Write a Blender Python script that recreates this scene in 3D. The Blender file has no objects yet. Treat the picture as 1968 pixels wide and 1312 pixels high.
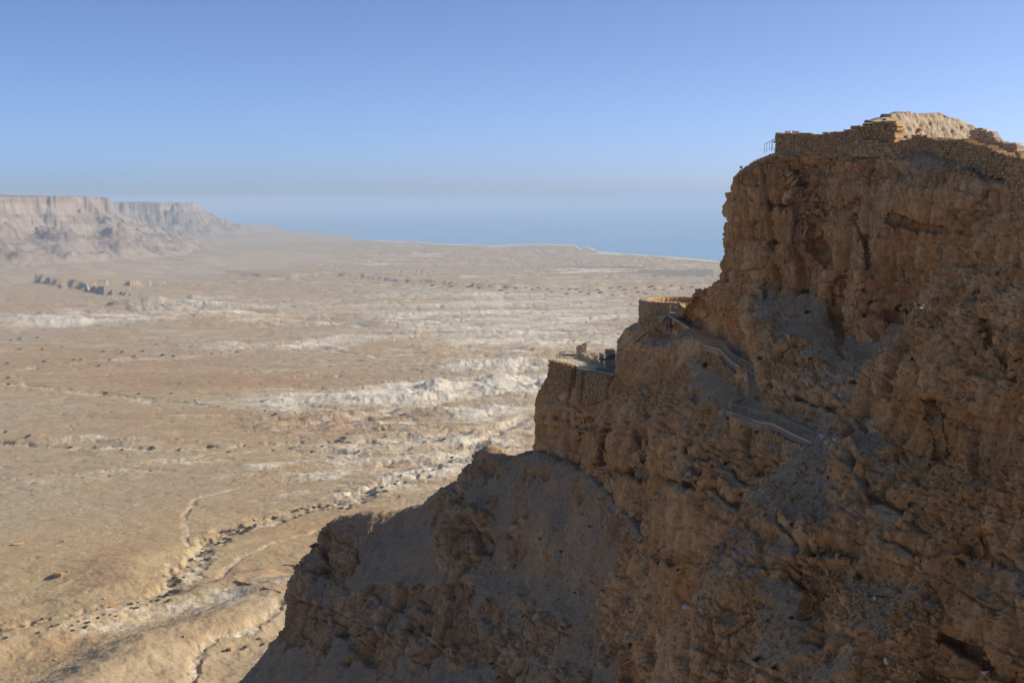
import bpy, bmesh, math, random
import numpy as np
from mathutils import Vector, Matrix

random.seed(7)
rng = np.random.default_rng(11)
R = math.radians

# ------------------------------------------------------------------ camera, sky, sun, exposure
scene = bpy.context.scene
col = scene.collection
F, CU, CV, HOR = 2700.0, 984.0, 656.0, 385.0      # focal length, picture centre and horizon row, in photo pixels
CAM = np.array([0.0, 0.0, 400.0])
PITCH = math.atan((CV - HOR) / F)
cam = bpy.data.cameras.new("camera")
cam.sensor_width = 36.0
cam.lens = F / 1968.0 * 36.0
cam.clip_start = 0.5
cam.clip_end = 150000.0
cam_ob = bpy.data.objects.new("camera", cam)
cam_ob.location = CAM
cam_ob.rotation_euler = (R(90) - PITCH, 0, 0)
col.objects.link(cam_ob)
scene.camera = cam_ob

SUN_AZ, SUN_EL = 80.0, 30.0            # degrees, clockwise from the view direction (+Y)
w = bpy.data.worlds.new("World")
scene.world = w
w.use_nodes = True
wt = w.node_tree
sky = wt.nodes.new("ShaderNodeTexSky")
sky.sky_type = 'NISHITA'
sky.sun_disc = False
sky.sun_elevation = R(SUN_EL)
sky.sun_rotation = R(SUN_AZ)
sky.altitude = 1600.0
sky.air_density = 0.36
sky.dust_density = 3.6
sky.ozone_density = 3.8
bg = wt.nodes['Background']
bg.inputs['Strength'].default_value = 0.138
wt.links.new(sky.outputs[0], bg.inputs['Color'])
sd = Vector((math.sin(R(SUN_AZ)) * math.cos(R(SUN_EL)), math.cos(R(SUN_AZ)) * math.cos(R(SUN_EL)), math.sin(R(SUN_EL))))
sl = bpy.data.lights.new("sun", 'SUN')
sl.energy = 3.9
sl.angle = R(0.5)
sl.color = (1.0, 0.91, 0.77)
so = bpy.data.objects.new("sun", sl)
so.rotation_euler = sd.to_track_quat('Z', 'Y').to_euler()
so.location = (0, 0, 900)
col.objects.link(so)
scene.view_settings.view_transform = 'Standard'
scene.view_settings.look = 'None'
scene.view_settings.gamma = 1.0
scene.view_settings.exposure = 0.54
scene.cycles.volume_bounces = 1
scene.cycles.max_bounces = 6
scene.cycles.diffuse_bounces = 4

# ------------------------------------------------------------------ from photo pixel + distance to a point in the place
def ray(u, v):
    a = (np.asarray(u, float) - CU) / F
    b = -(np.asarray(v, float) - CV) / F
    c, s = math.cos(PITCH), math.sin(PITCH)
    return a, c + b * s, -s + b * c
def P(u, v, Y):
    dx, dy, dz = ray(u, v)
    t = Y / dy
    return np.array([CAM[0] + t * dx, Y, CAM[2] + t * dz])
def pix(p):
    c, s = math.cos(PITCH), math.sin(PITCH)
    d = p - CAM
    f = d[..., 1] * c - d[..., 2] * s
    up = d[..., 1] * s + d[..., 2] * c
    f = np.where(np.abs(f) < 1e-3, 1e-3, f)
    return CU + F * d[..., 0] / f, CV - F * up / f, f

# ------------------------------------------------------------------ noise
_perm = rng.permutation(256).astype(np.int32)
_perm = np.concatenate([_perm, _perm])
_g = rng.normal(size=(256, 3)); _g = (_g / np.linalg.norm(_g, axis=1)[:, None]).astype(np.float32)
_rnd = rng.random((256, 3)).astype(np.float32)
def _hash(i):
    return _perm[_perm[_perm[i[..., 0] & 255] + (i[..., 1] & 255)] + (i[..., 2] & 255)]
def perlin(p):
    p = np.asarray(p, np.float32)
    i = np.floor(p).astype(np.int32)
    f = p - i
    w3 = f * f * f * (f * (f * 6 - 15) + 10)
    out = np.zeros(p.shape[:-1], np.float32)
    for ox in (0, 1):
        for oy in (0, 1):
            for oz in (0, 1):
                o = np.array([ox, oy, oz], np.int32)
                g = _g[_hash(i + o)]
                d = ((f - o) * g).sum(-1)
                wx = w3[..., 0] if ox else 1 - w3[..., 0]
                wy = w3[..., 1] if oy else 1 - w3[..., 1]
                wz = w3[..., 2] if oz else 1 - w3[..., 2]
                out += wx * wy * wz * d
    return out * 1.5
def fbm(p, octv=4, gain=0.5):
    p = np.asarray(p, np.float32)
    s, a, t = 0, 1.0, 0
    for k in range(octv):
        s = s + a * perlin(p * (2.03 ** k) + 17.3 * k)
        t += a; a *= gain
    return s / t
def ridged(p, octv=4, gain=0.5):
    p = np.asarray(p, np.float32)
    s, a, t = 0, 1.0, 0
    for k in range(octv):
        s = s + a * (1 - np.abs(perlin(p * (2.05 ** k) + 31.7 * k)) * 1.6)
        t += a; a *= gain
    return s / t
def worley(p):
    """F1, F2, a random number and a random tilt for the nearest cell."""
    shp = p.shape[:-1]
    p = np.asarray(p, np.float32).reshape(-1, 3)
    n = len(p)
    F1 = np.empty(n, np.float32); F2 = np.empty(n, np.float32); C = np.empty(n, np.float32); T = np.empty(n, np.float32)
    for s0 in range(0, n, 120000):
        q = p[s0:s0 + 120000]
        i = np.floor(q).astype(np.int32)
        f = q - i
        f1 = np.full(len(q), 9.0, np.float32); f2 = f1.copy()
        cid = np.zeros(len(q), np.int32); dv = np.zeros((len(q), 3), np.float32)
        for ox in (-1, 0, 1):
            for oy in (-1, 0, 1):
                for oz in (-1, 0, 1):
                    o = np.array([ox, oy, oz], np.int32)
                    h = _hash(i + o)
                    e = _rnd[h] + o - f
                    d = np.sqrt((e * e).sum(-1))
                    m = d < f1
                    f2 = np.where(m, f1, np.minimum(f2, d))
                    cid = np.where(m, h, cid)
                    f1 = np.where(m, d, f1)
                    dv[m] = e[m]
        F1[s0:s0 + 120000] = f1; F2[s0:s0 + 120000] = f2; C[s0:s0 + 120000] = _rnd[cid, 0]
        T[s0:s0 + 120000] = (_g[cid] * dv).sum(-1)
    return F1.reshape(shp), F2.reshape(shp), C.reshape(shp), T.reshape(shp)
def sstep(a, b, x):
    t = np.clip((x - a) / (b - a), 0, 1)
    return t * t * (3 - 2 * t)

# ------------------------------------------------------------------ mesh helpers
def link_mesh(name, verts, faces, mat=None, parent=None, smooth=False, attrs=None):
    verts = np.asarray(verts, np.float32).reshape(-1, 3)
    me = bpy.data.meshes.new(name)
    if isinstance(faces, np.ndarray):
        n, k = faces.shape
        me.vertices.add(len(verts)); me.vertices.foreach_set("co", verts.ravel())
        me.loops.add(n * k); me.loops.foreach_set("vertex_index", faces.astype(np.int32).ravel())
        me.polygons.add(n); me.polygons.foreach_set("loop_start", np.arange(0, n * k, k, dtype=np.int32))
        me.polygons.foreach_set("loop_total", np.full(n, k, np.int32))
        me.update(calc_edges=True)
    else:
        me.from_pydata([tuple(map(float, q)) for q in verts], [], faces)
        me.update()
    if smooth:
        me.polygons.foreach_set("use_smooth", np.ones(len(me.polygons), bool))
    for k_, a in (attrs or {}).items():
        at_ = me.attributes.new(k_, 'FLOAT', 'POINT')
        at_.data.foreach_set("value", np.asarray(a, np.float32).ravel())
    ob = bpy.data.objects.new(name, me)
    if mat: me.materials.append(mat)
    col.objects.link(ob)
    if parent: ob.parent = parent
    return ob
def grid_faces(n, m):
    a = np.arange(n * m, dtype=np.int32).reshape(n, m)
    return np.stack([a[:-1, :-1].ravel(), a[:-1, 1:].ravel(), a[1:, 1:].ravel(), a[1:, :-1].ravel()], 1)
def tag(o, label=None, cat=None, group=None, kind=None):
    if label: o['label'] = label
    if cat: o['category'] = cat
    if group: o['group'] = group
    if kind: o['kind'] = kind
    return o
def empty(name, loc, label, cat, group=None):
    o = bpy.data.objects.new(name, None)
    o.empty_display_size = 0.3
    o.location = loc
    col.objects.link(o)
    return tag(o, label, cat, group)

# ------------------------------------------------------------------ materials
def new_mat(name):
    m = bpy.data.materials.new(name); m.use_nodes = True
    nt = m.node_tree
    b = nt.nodes['Principled BSDF']
    b.inputs['Roughness'].default_value = 0.9
    b.inputs['Specular IOR Level'].default_value = 0.15
    return m, nt, b
def nd(nt, typ, **kw):
    n = nt.nodes.new(typ)
    for k, v in kw.items():
        if k in ('operation', 'blend_type', 'data_type', 'attribute_name', 'feature', 'noise_dimensions', 'distance'):
            setattr(n, k, v)
        else:
            n.inputs[k].default_value = v
    return n
def mixc(nt, fac, a, b, blend='MIX'):
    n = nt.nodes.new('ShaderNodeMix'); n.data_type = 'RGBA'; n.blend_type = blend
    for s, v in ((0, fac), (6, a), (7, b)):
        if hasattr(v, 'links'): nt.links.new(v, n.inputs[s])
        else: n.inputs[s].default_value = v if s == 0 or len(v) == 4 else (*v, 1)
    return n.outputs[2]
def ramp(nt, src, a, b, va=0.0, vb=1.0):
    n = nt.nodes.new('ShaderNodeMapRange'); n.inputs[1].default_value = a; n.inputs[2].default_value = b
    n.inputs[3].default_value = va; n.inputs[4].default_value = vb
    nt.links.new(src, n.inputs[0]); return n.outputs[0]
def noise_tex(nt, scale, detail=6, rough=0.6, vec=None, lac=2.0):
    n = nd(nt, 'ShaderNodeTexNoise', Scale=scale, Detail=detail, Roughness=rough, Lacunarity=lac)
    if vec is not None: nt.links.new(vec, n.inputs['Vector'])
    return n.outputs['Fac']
def world_pos(nt, scale=(1, 1, 1)):
    g = nt.nodes.new('ShaderNodeNewGeometry')
    m = nt.nodes.new('ShaderNodeVectorMath'); m.operation = 'MULTIPLY'
    m.inputs[1].default_value = scale
    nt.links.new(g.outputs['Position'], m.inputs[0])
    return m.outputs[0]
def attr(nt, name):
    n = nt.nodes.new('ShaderNodeAttribute'); n.attribute_name = name
    return n.outputs['Fac']
def bump(nt, b, h, dist, strength=1.0, prev=None):
    n = nt.nodes.new('ShaderNodeBump'); n.inputs['Distance'].default_value = dist; n.inputs['Strength'].default_value = strength
    nt.links.new(h, n.inputs['Height'])
    if prev is not None: nt.links.new(prev, n.inputs['Normal'])
    nt.links.new(n.outputs[0], b.inputs['Normal'])
    return n.outputs[0]

def rock_material(name, base, pale, rust, dirt, dist=0.12, scale=1.0):
    m, nt, b = new_mat(name)
    p = world_pos(nt)
    pv = world_pos(nt, (1, 1, 0.6))
    n1 = noise_tex(nt, 0.11 * scale, 7, 0.62, pv)
    n2 = noise_tex(nt, 0.9 * scale, 6, 0.65, p)
    n3 = noise_tex(nt, 0.35 * scale, 5, 0.6, pv)
    c = mixc(nt, ramp(nt, n1, 0.42, 0.66), base, pale)
    c = mixc(nt, ramp(nt, n3, 0.52, 0.70, 0, 0.8), c, rust)
    c = mixc(nt, ramp(nt, n2, 0.35, 0.7, 0.0, 0.55), c, tuple(x * 0.62 for x in base))
    tn = attr(nt, 'tone')
    c = mixc(nt, ramp(nt, tn, 0.25, 0.7, 0.5, 0.0), c, tuple(x * 0.55 for x in base))
    c = mixc(nt, ramp(nt, tn, 0.55, 0.95, 0.0, 0.6), c, tuple(min(1, x * 1.25) for x in pale))
    ps = world_pos(nt, (1, 1, 0.16))
    c = mixc(nt, ramp(nt, noise_tex(nt, 0.75 * scale, 6, 0.68, ps), 0.50, 0.70, 0, 0.55), c, tuple(x * 0.5 for x in base))
    c = mixc(nt, ramp(nt, noise_tex(nt, 1.6 * scale, 5, 0.7, p), 0.56, 0.72, 0, 0.7), c, tuple(min(1, x * 1.2) for x in pale))
    d = attr(nt, 'dirt')
    n4 = noise_tex(nt, 2.2 * scale, 5, 0.7, p)
    dc = mixc(nt, ramp(nt, n4, 0.35, 0.68), tuple(x * 0.8 for x in dirt), tuple(min(1, x * 1.2) for x in dirt))
    dd = nd(nt, 'ShaderNodeMath', operation='ADD')
    nt.links.new(d, dd.inputs[0]); nt.links.new(ramp(nt, n2, 0.3, 0.7, -0.25, 0.25), dd.inputs[1])
    c = mixc(nt, ramp(nt, dd.outputs[0], 0.35, 0.65), c, dc)
    nt.links.new(c, b.inputs['Base Color'])
    vor = nd(nt, 'ShaderNodeTexVoronoi', feature='DISTANCE_TO_EDGE', Scale=1.3 * scale)
    nt.links.new(pv, vor.inputs['Vector'])
    h1 = ramp(nt, vor.outputs['Distance'], 0.0, 0.12)
    pr = bump(nt, b, h1, dist * 1.0, 0.35)
    pr = bump(nt, b, noise_tex(nt, 2.3 * scale, 9, 0.72, pv), dist * 2.2, 0.9, pr)
    return m
# ------------------------------------------------------------------ the valley floor: one sheet round the camera, out to the horizon
def zb(r):
    return np.interp(r, [0, 600, 1100, 2600, 4400, 7000, 12000, 20000, 90000], [75, 70, 60, 42, 28, 15, 3.5, 2.5, 2.5])
def G(u, v):
    dx, dy, dz = ray(u, v)
    z = 40.0
    for _ in range(8):
        t = (z - CAM[2]) / dz
        x, y = t * dx, t * dy
        z = float(zb(math.hypot(x, y)))
    return np.array([x, y, z])
def G0(u, v):
    dx, dy, dz = ray(u, v)
    t = -CAM[2] / dz
    return np.array([t * dx, t * dy])
SHORE = [(-900, 437), (300, 437), (440, 440), (500, 446), (545, 453), (600, 457), (690, 460), (760, 463.5), (800, 463), (812, 466.5), (860, 469.5),
         (950, 470.5), (1050, 469.5), (1105, 470.5), (1128, 473), (1116, 480), (1150, 484), (1200, 487.5), (1280, 493), (1370, 501), (1500, 520), (1968, 560)]
sh = np.array([G0(u, v) for u, v in SHORE])
sh_th = np.arctan2(sh[:, 0], sh[:, 1]); sh_r = np.hypot(sh[:, 0], sh[:, 1])
o = np.argsort(sh_th); sh_th, sh_r = sh_th[o], sh_r[o]

th_d = np.linspace(R(-24), R(16), 1150)
th_c1 = np.linspace(R(-180), R(-24), 130)[:-1]
th_c2 = np.linspace(R(16), R(180), 130)[1:]
TH = np.concatenate([th_c1, th_d, th_c2])
vv = np.concatenate([np.linspace(404, 440, 25)[:-1], np.linspace(440, 1345, 860)])[::-1]
rr = []
for v in vv:
    g = G(CU, v); rr.append(math.hypot(g[0], g[1]))
RR = np.concatenate([np.linspace(2, rr[0], 30)[:-1], rr, [32000, 45000, 60000]])
RR = np.maximum.accumulate(RR)
th2, r2 = np.meshgrid(TH, RR)
X, Y = r2 * np.sin(th2), r2 * np.cos(th2)
Zb = zb(r2)
Q = np.stack([X, Y, np.zeros_like(X)], -1)
pu, pv_, pf = pix(np.stack([X, Y, Zb], -1))
front = pf > 50

def seg_dist(pts, x, y, side=False):
    best = np.full(x.shape, 1e9); sgn = np.zeros(x.shape); tt = np.zeros(x.shape)
    n = len(pts) - 1
    for k in range(n):
        a, b = pts[k], pts[k + 1]
        dx, dy = b[0] - a[0], b[1] - a[1]
        L2 = dx * dx + dy * dy + 1e-9
        t = np.clip(((x - a[0]) * dx + (y - a[1]) * dy) / L2, 0, 1)
        ex, ey = x - (a[0] + t * dx), y - (a[1] + t * dy)
        d = np.hypot(ex, ey)
        m = d < best
        best = np.where(m, d, best); tt = np.where(m, (k + t) / n, tt)
        if side:
            sgn = np.where(m, np.sign(dx * (y - a[1]) - dy * (x - a[0])), sgn)
    return (best, sgn, tt) if side else (best, tt)

def blob(u, v, su, sv, rot=0.0):
    c, s = math.cos(R(rot)), math.sin(R(rot))
    a = (pu - u) * c - (pv_ - v) * s
    b = (pu - u) * s + (pv_ - v) * c
    return np.where(front, np.exp(-((a / su) ** 2 + (b / sv) ** 2)), 0)

# noise whose grain follows the distance: fixed wavelengths, each used over its own range of distances
def scaled(fn, k, st=(1.0, 1.0), rot=0.0, off=0.0, *args):
    c, s_ = math.cos(R(rot)), math.sin(R(rot))
    out = np.zeros_like(X); nrm = np.zeros(len(RR))
    lg = np.log2(np.maximum(RR, 300) * k)
    for j in range(-4, 15):
        wgt = np.clip(1 - np.abs(lg - j), 0, 1)
        rowsel = np.where(wgt > 0)[0]
        if len(rowsel) == 0: continue
        wl = 2.0 ** j
        x, y = X[rowsel], Y[rowsel]
        p = np.stack([(x * c + y * s_) / (wl * st[0]), (-x * s_ + y * c) / (wl * st[1]), np.full_like(x, off + 3.7 * j)], -1)
        out[rowsel] += wgt[rowsel, None] * fn(p, *args)
        nrm[rowsel] += wgt[rowsel]
    return out / np.maximum(nrm, 0.5)[:, None]
wn1 = scaled(fbm, 0.05, (1, 1), 0, 1.0, 4)
wn2 = scaled(fbm, 0.05, (1, 1), 0, 51.0, 4)
pu = pu + wn1 * 110; pv_ = pv_ + wn2 * 26

bad = np.zeros_like(X)      # relief of the badlands, m
marl = np.zeros_like(X)     # pale marl
MARL = [  # u, v, su, sv, rot, relief, whiteness
    (110, 612, 250, 22, 1, 15, 0.8), (330, 594, 200, 20, 0, 22, 0.6), (600, 618, 220, 15, 0, 17, 0.7), (800, 622, 190, 20, 0, 13, 0.7),
    (560, 662, 260, 9, 2, 13, 0.9), (330, 650, 150, 6, 0, 7, 0.6), (980, 640, 190, 42, 0, 12, 0.9), (990, 700, 130, 34, 0, 15, 0.9), (720, 690, 60, 8, 0, 8, 0.7),
    (620, 768, 150, 17, 4, 13, 1.2), (820, 755, 150, 24, 6, 17, 1.5), (980, 745, 120, 28, 4, 17, 1.5), (950, 800, 110, 18, 0, 10, 1.2),
    (700, 815, 200, 20, 0, 20, 0.15), (560, 805, 90, 14, 0, 12, 0.4), (880, 792, 90, 14, 0, 16, 0.12),
    (760, 868, 260, 34, 8, 11, 0.6), (900, 860, 120, 40, 12, 12, 0.75), (780, 925, 160, 22, 14, 12, 0.8), (640, 905, 80, 14, 12, 8, 0.8), (820, 985, 60, 18, 20, 8, 1.1),
    (180, 848, 130, 12, 0, 12, 0.45), (330, 890, 130, 9, 4, 6, 0.55), (480, 900, 90, 10, 8, 6, 0.6),
    (100, 925, 120, 6, 3, 3, 0.35), (260, 910, 60, 7, 3, 4, 0.6),
    (450, 1175, 100, 30, 12, 5, 0.85), (260, 1205, 140, 16, 12, 3, 0.6), (470, 1000, 70, 10, 14, 3, 0.3), (560, 955, 50, 12, 10, 5, 0.6),
    (620, 500, 330, 6, 0, 6, 0.4), (900, 505, 200, 6, 0, 3, 0.3), (300, 497, 200, 5, 0, 3, 0.35), (1140, 517, 70, 2.2, 0, 0, 1.6), (900, 605, 340, 60, 0, 7, 0.75), (1080, 620, 260, 70, 0, 8, 0.85), (500, 590, 320, 26, 0, 7, 0.6), (330, 690, 200, 7, 2, 5, 0.5)]
for u, v, su, sv, rot, hgt, wh in MARL:
    b_ = blob(u, v, su, sv, rot)
    bad = np.maximum(bad, b_ * hgt); marl = np.maximum(marl, b_ * wh)
# shape of the badlands: ridges, flat-topped remnants with steep edges, washed flats between
rg = scaled(ridged, 0.045, (2.0, 0.9), 12, 4.0, 6, 0.5)
ribs = scaled(ridged, 0.011, (0.8, 1.6), 30, 14.0, 3, 0.5)
mn = scaled(fbm, 0.075, (2.2, 0.8), 10, 9.0, 6)
mn2 = scaled(fbm, 0.045, (2.2, 0.8), 10, 29.0, 5)
mesa = sstep(0.02, 0.10, mn) * 0.6 + sstep(0.12, 0.18, mn2) * 0.5
shape = 0.55 * np.clip((rg - 0.48) * 2.2, -0.15, 1.2) + 0.55 * mesa + 0.22 * (ribs - 0.6)
dist_f = np.clip(r2 / 2600, 0.45, 2.2) ** 0.5
Z = Zb + 1.35 * bad * (shape - 0.15) * dist_f
# the fans: long rills running away to the sea
ril = scaled(ridged, 0.0125, (6.5, 0.9), 14, 2.0, 4, 0.55)
roll = scaled(fbm, 0.14, (1.6, 0.8), 10, 12.0, 3)
flat = 1 - np.clip(bad / 12, 0, 1)
rs = np.clip(r2 / 2200, 0.45, 4)
Z += (ril - 0.55) * 2.3 * rs ** 0.8 * flat + roll * 6 * rs ** 0.7
Z += scaled(fbm, 0.006, (1.6, 1), 10, 40.0, 4) * 0.5 * rs
# branching washes, cut everywhere into the plain
net1 = np.abs(scaled(fbm, 0.085, (2.6, 0.8), 12, 201.0, 4)); net2 = np.abs(scaled(fbm, 0.030, (2.4, 0.8), 14, 251.0, 4))
wash = np.maximum(1 - sstep(0.006, 0.045, net1), 0.6 * (1 - sstep(0.005, 0.05, net2)))
amt = sstep(1250, 1900, r2) * (0.35 + 0.65 * sstep(350, 800, pu)) 
Z -= wash * 3.6 * rs ** 0.7 * np.clip(amt + 0.25, 0, 1)
# dry stream beds
WADI = [  # width, depth, pixels
    (15, 5, [(-120, 1222), (150, 1196), (215, 1178), (300, 1152), (345, 1118), (372, 1080), (402, 1050), (455, 1016), (520, 1000), (600, 976), (680, 966), (760, 927), (850, 893), (930, 850), (1010, 800)]),
    (22, 4, [(-120, 725), (100, 745), (250, 764), (400, 778), (500, 776), (640, 785), (800, 800)]),
    (20, 3, [(-120, 725), (0, 717), (120, 700), (250, 690), (400, 680), (520, 674)]),
    (18, 6, [(-120, 840), (100, 858), (300, 866), (420, 860), (520, 852), (650, 852), (800, 846), (1000, 812)]),
    (11, 2.5, [(-120, 935), (0, 925), (150, 912), (330, 888), (420, 872), (520, 866)]),
    (6, 4, [(350, 1345), (385, 1270), (420, 1248), (480, 1236), (540, 1190)]),
    (4, 1.5, [(420, 1110), (460, 1070), (520, 1045), (610, 1020), (680, 990)]),
    (18, 3, [(-120, 655), (200, 661), (400, 656), (600, 668), (760, 690)]),
    (5, 1.5, [(360, 1050), (350, 1000), (380, 960), (450, 940), (600, 920), (700, 900)]),
    (45, 4, [(500, 532), (700, 548), (900, 556), (1100, 558), (1340, 552)])]
bed = np.zeros_like(X)
bw = scaled(fbm, 0.02, (1, 1), 0, 91.0, 4); bw2 = scaled(fbm, 0.02, (1, 1), 0, 191.0, 4)
for wd, dp, pts in WADI:
    pw = [G(u, v)[:2] for u, v in pts]
    d, _ = seg_dist(pw, X + wn1 * wd * 1.2 + bw * wd * 2.4, Y + wn2 * wd * 1.2 + bw2 * wd * 2.4)
    k = 1 - sstep(wd * 0.3, wd * 1.1, d)
    Z -= dp * k * np.clip(0.7 + bw * 1.5, 0.1, 1.4); bed = np.maximum(bed, (1 - sstep(wd * 0.3, wd * 0.8, d)) * np.clip(0.75 + 1.6 * bw2, 0.1, 1.3))
# long scarps across the plain: raised ground beyond the line
for hgt, back, pts in ((24, 700, [(-300, 528), (20, 537), (60, 540), (112, 549), (165, 558), (182, 556)]),
                       (11, 1200, [(520, 534), (650, 530), (760, 541), (900, 551), (1010, 555)]), (6, 700, [(180, 551), (350, 550), (500, 540)])):
    pw = [G(u, v)[:2] for u, v in pts]
    d, s_, t_ = seg_dist(pw, X + wn2 * 90 + bw * 90, Y + wn1 * 120 + bw2 * 120, True)
    e = sstep(0, 0.04, t_) * (1 - sstep(0.90, 1.0, t_))
    Z += hgt * e * sstep(-5, 28, d * s_) * (1 - sstep(60, back, d * s_))
# foothills below the rock
for hgt, wd, pts in ((17, 42, [(60, 1400), (200, 1330), (300, 1262), (420, 1225), (510, 1180), (560, 1150)]), (11, 22, [(-60, 1262), (120, 1222), (250, 1190), (370, 1163), (430, 1142), (500, 1118)]),
                     (5, 45, [(-100, 1100), (60, 1090), (200, 1090), (280, 1110)]), (4, 35, [(300, 1060), (250, 1090), (180, 1150)])):
    pw = [G(u, v)[:2] for u, v in pts]
    d, t_ = seg_dist(pw, X + wn1 * 14 + bw * 10, Y + wn2 * 14 + bw2 * 10)
    Z += hgt * np.exp(-(d / wd) ** 2)
nearf = 1 - sstep(1150, 1600, r2)
Z += nearf * (ridged(Q / 60.0 + 3, 5, 0.55) - 0.5) * 4.0
# shore: land dips under the sea
rsh = np.interp(th2, sh_th, sh_r, left=26000, right=5200)
rsh = np.where(th2 > R(60), 5200, rsh)
edge = (rsh - r2) * 1.0 + fbm(Q / 500.0, 4) * 130
Z = np.where(edge < 900, np.minimum(Z, 0.6 + np.clip(edge, -900, 900) * 0.012 + np.clip(edge - 200, 0, 900) * 0.03), Z)
Z = np.where(edge > 250, np.maximum(Z, 0.9), Z)
salt = np.clip(1.25 - np.abs(edge - 90) / 240.0, 0, 1) * np.clip(0.75 + 1.2 * fbm(Q / 700.0 + 7, 3), 0.1, 1.2)
fine_m = scaled(fbm, 0.009, (2.0, 1.0), 8, 60.0, 4)
mid_m = scaled(fbm, 0.03, (2.2, 0.8), 8, 75.0, 4)
marl = marl * (0.45 + 0.75 * np.clip(shape, 0, 1)) * np.clip(0.8 + 1.3 * mid_m + 0.9 * fine_m, 0, 2)
marl = np.maximum(marl, np.clip(mid_m - 0.12, 0, 1) * 1.5 * sstep(1500, 2600, r2) * 0.8)
marl = np.maximum(np.maximum(np.maximum(marl, salt * 1.6), bed * 0.42), wash * amt * 0.5 * np.clip(0.8 + 2 * fine_m, 0, 1.2))
# track and paths worn pale across the fan
trk = np.zeros_like(X)
for wd, pts in ((2.6, [(-100, 890), (0, 917), (70, 938), (200, 984), (330, 1026), (370, 1034), (398, 1052)]), (1.6, [(455, 1040), (560, 1052), (640, 1062)]), (1.5, [(60, 960), (140, 975), (300, 1010)])):
    pw = [G(u, v)[:2] for u, v in pts]
    d, _ = seg_dist(pw, X + wn1 * 3, Y + wn2 * 3)
    trk = np.maximum(trk, 1 - sstep(wd * 0.5, wd, d))
# darker gravel and plantation fields
dark = 0.42 + 1.1 * scaled(fbm, 0.11, (3.5, 0.8), 10, 33.0, 4)
dark = np.clip(dark + 1.1 * (0.5 - ril) * flat + 0.6 * fine_m + blob(720, 812, 230, 20) * 0.9 + blob(300, 520, 500, 14) * 0.3 + blob(560, 950, 120, 40) * 0.35 + blob(420, 735, 420, 22) * 0.6 + blob(150, 690, 300, 30) * 0.5 + blob(400, 820, 300, 18) * 0.5 - blob(150, 980, 260, 50) * 0.5 - blob(950, 600, 300, 60) * 0.6, 0, 1.3)
fld = np.zeros_like(X)
pu0, pv0, _ = pix(np.stack([X, Y, Zb], -1))
for ua, ub, va, vb in ((1060, 1240, 511.5, 514.5), (1190, 1370, 518, 525), (1240, 1372, 525, 530)):
    fld = np.maximum(fld, ((pu0 > ua + (vb - pv0) * 6) & (pu0 < ub) & (pv0 > va) & (pv0 < vb) & front).astype(float))
verts = np.stack([X, Y, Z], -1)
nr, nc = X.shape

def ground_material():
    m, nt, b = new_mat("desert ground")
    p = world_pos(nt)
    n1 = noise_tex(nt, 0.012, 8, 0.6, p)
    n2 = noise_tex(nt, 0.22, 7, 0.68, p)
    n3 = noise_tex(nt, 0.0016, 5, 0.55, p)
    tan_, red, grey = (0.425, 0.315, 0.168), (0.40, 0.262, 0.132), (0.37, 0.297, 0.196)
    c = mixc(nt, ramp(nt, n1, 0.40, 0.62), tan_, red)
    c = mixc(nt, ramp(nt, n3, 0.42, 0.6, 0, 0.8), c, grey)
    c = mixc(nt, ramp(nt, attr(nt, 'dark'), 0.35, 1.0, 0, 0.75), c, (0.35, 0.22, 0.115))
    mm = nd(nt, 'ShaderNodeMath', operation='ADD')
    nt.links.new(attr(nt, 'marl'), mm.inputs[0]); nt.links.new(ramp(nt, n2, 0.3, 0.7, -0.22, 0.22), mm.inputs[1])
    c = mixc(nt, ramp(nt, mm.outputs[0], 0.16, 0.58, 0.0, 1.0), c, (0.63, 0.56, 0.435))
    c = mixc(nt, ramp(nt, attr(nt, 'track'), 0, 1, 0, 0.4), c, (0.52, 0.41, 0.29))
    c = mixc(nt, ramp(nt, attr(nt, 'field'), 0, 1, 0, 0.55), c, (0.10, 0.105, 0.07))
    c = mixc(nt, ramp(nt, n2, 0.30, 0.60, 0.24, 0), c, (0.17, 0.115, 0.07))
    nt.links.new(c, b.inputs['Base Color'])
    pr = bump(nt, b, n2, 1.6, 0.5)
    pr = bump(nt, b, noise_tex(nt, 0.05, 6, 0.6, p), 6.0, 0.5, pr)
    return m
m_ground = ground_material()
ground = link_mesh("ground", verts.reshape(-1, 3), grid_faces(nr, nc)[:, ::-1].copy(), m_ground, smooth=True,
                   attrs=dict(marl=marl, dark=dark, track=trk, field=fld))
tag(ground, kind='structure')
GZ = (TH, RR, Z)
def ground_z(x, y):
    th, r = math.atan2(x, y), math.hypot(x, y)
    i = min(max(np.searchsorted(TH, th) - 1, 0), len(TH) - 2); j = min(max(np.searchsorted(RR, r) - 1, 0), len(RR) - 2)
    a = (th - TH[i]) / (TH[i + 1] - TH[i]); b = (r - RR[j]) / max(1e-6, RR[j + 1] - RR[j])
    return float((Z[j, i] * (1 - a) + Z[j, i + 1] * a) * (1 - b) + (Z[j + 1, i] * (1 - a) + Z[j + 1, i + 1] * a) * b)

# ------------------------------------------------------------------ the sea
def sea():
    m, nt, b = new_mat("sea water")
    b.inputs['Base Color'].default_value = (0.19, 0.37, 0.49, 1)
    b.inputs['Roughness'].default_value = 0.28
    b.inputs['Specular IOR Level'].default_value = 0.5
    p = world_pos(nt, (0.004, 0.012, 1))
    bump(nt, b, noise_tex(nt, 3.0, 5, 0.6, p), 1.0, 0.25)
    th = np.linspace(R(-40), R(60), 60); r = np.array([3000, 6000, 9000, 14000, 22000, 40000, 62000])
    t2, rr2 = np.meshgrid(th, r)
    v = np.stack([rr2 * np.sin(t2), rr2 * np.cos(t2), 0 * t2], -1)
    s = link_mesh("sea", v.reshape(-1, 3), grid_faces(len(r), len(th))[:, ::-1].copy(), m)
    tag(s, kind='structure')
sea()

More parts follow.
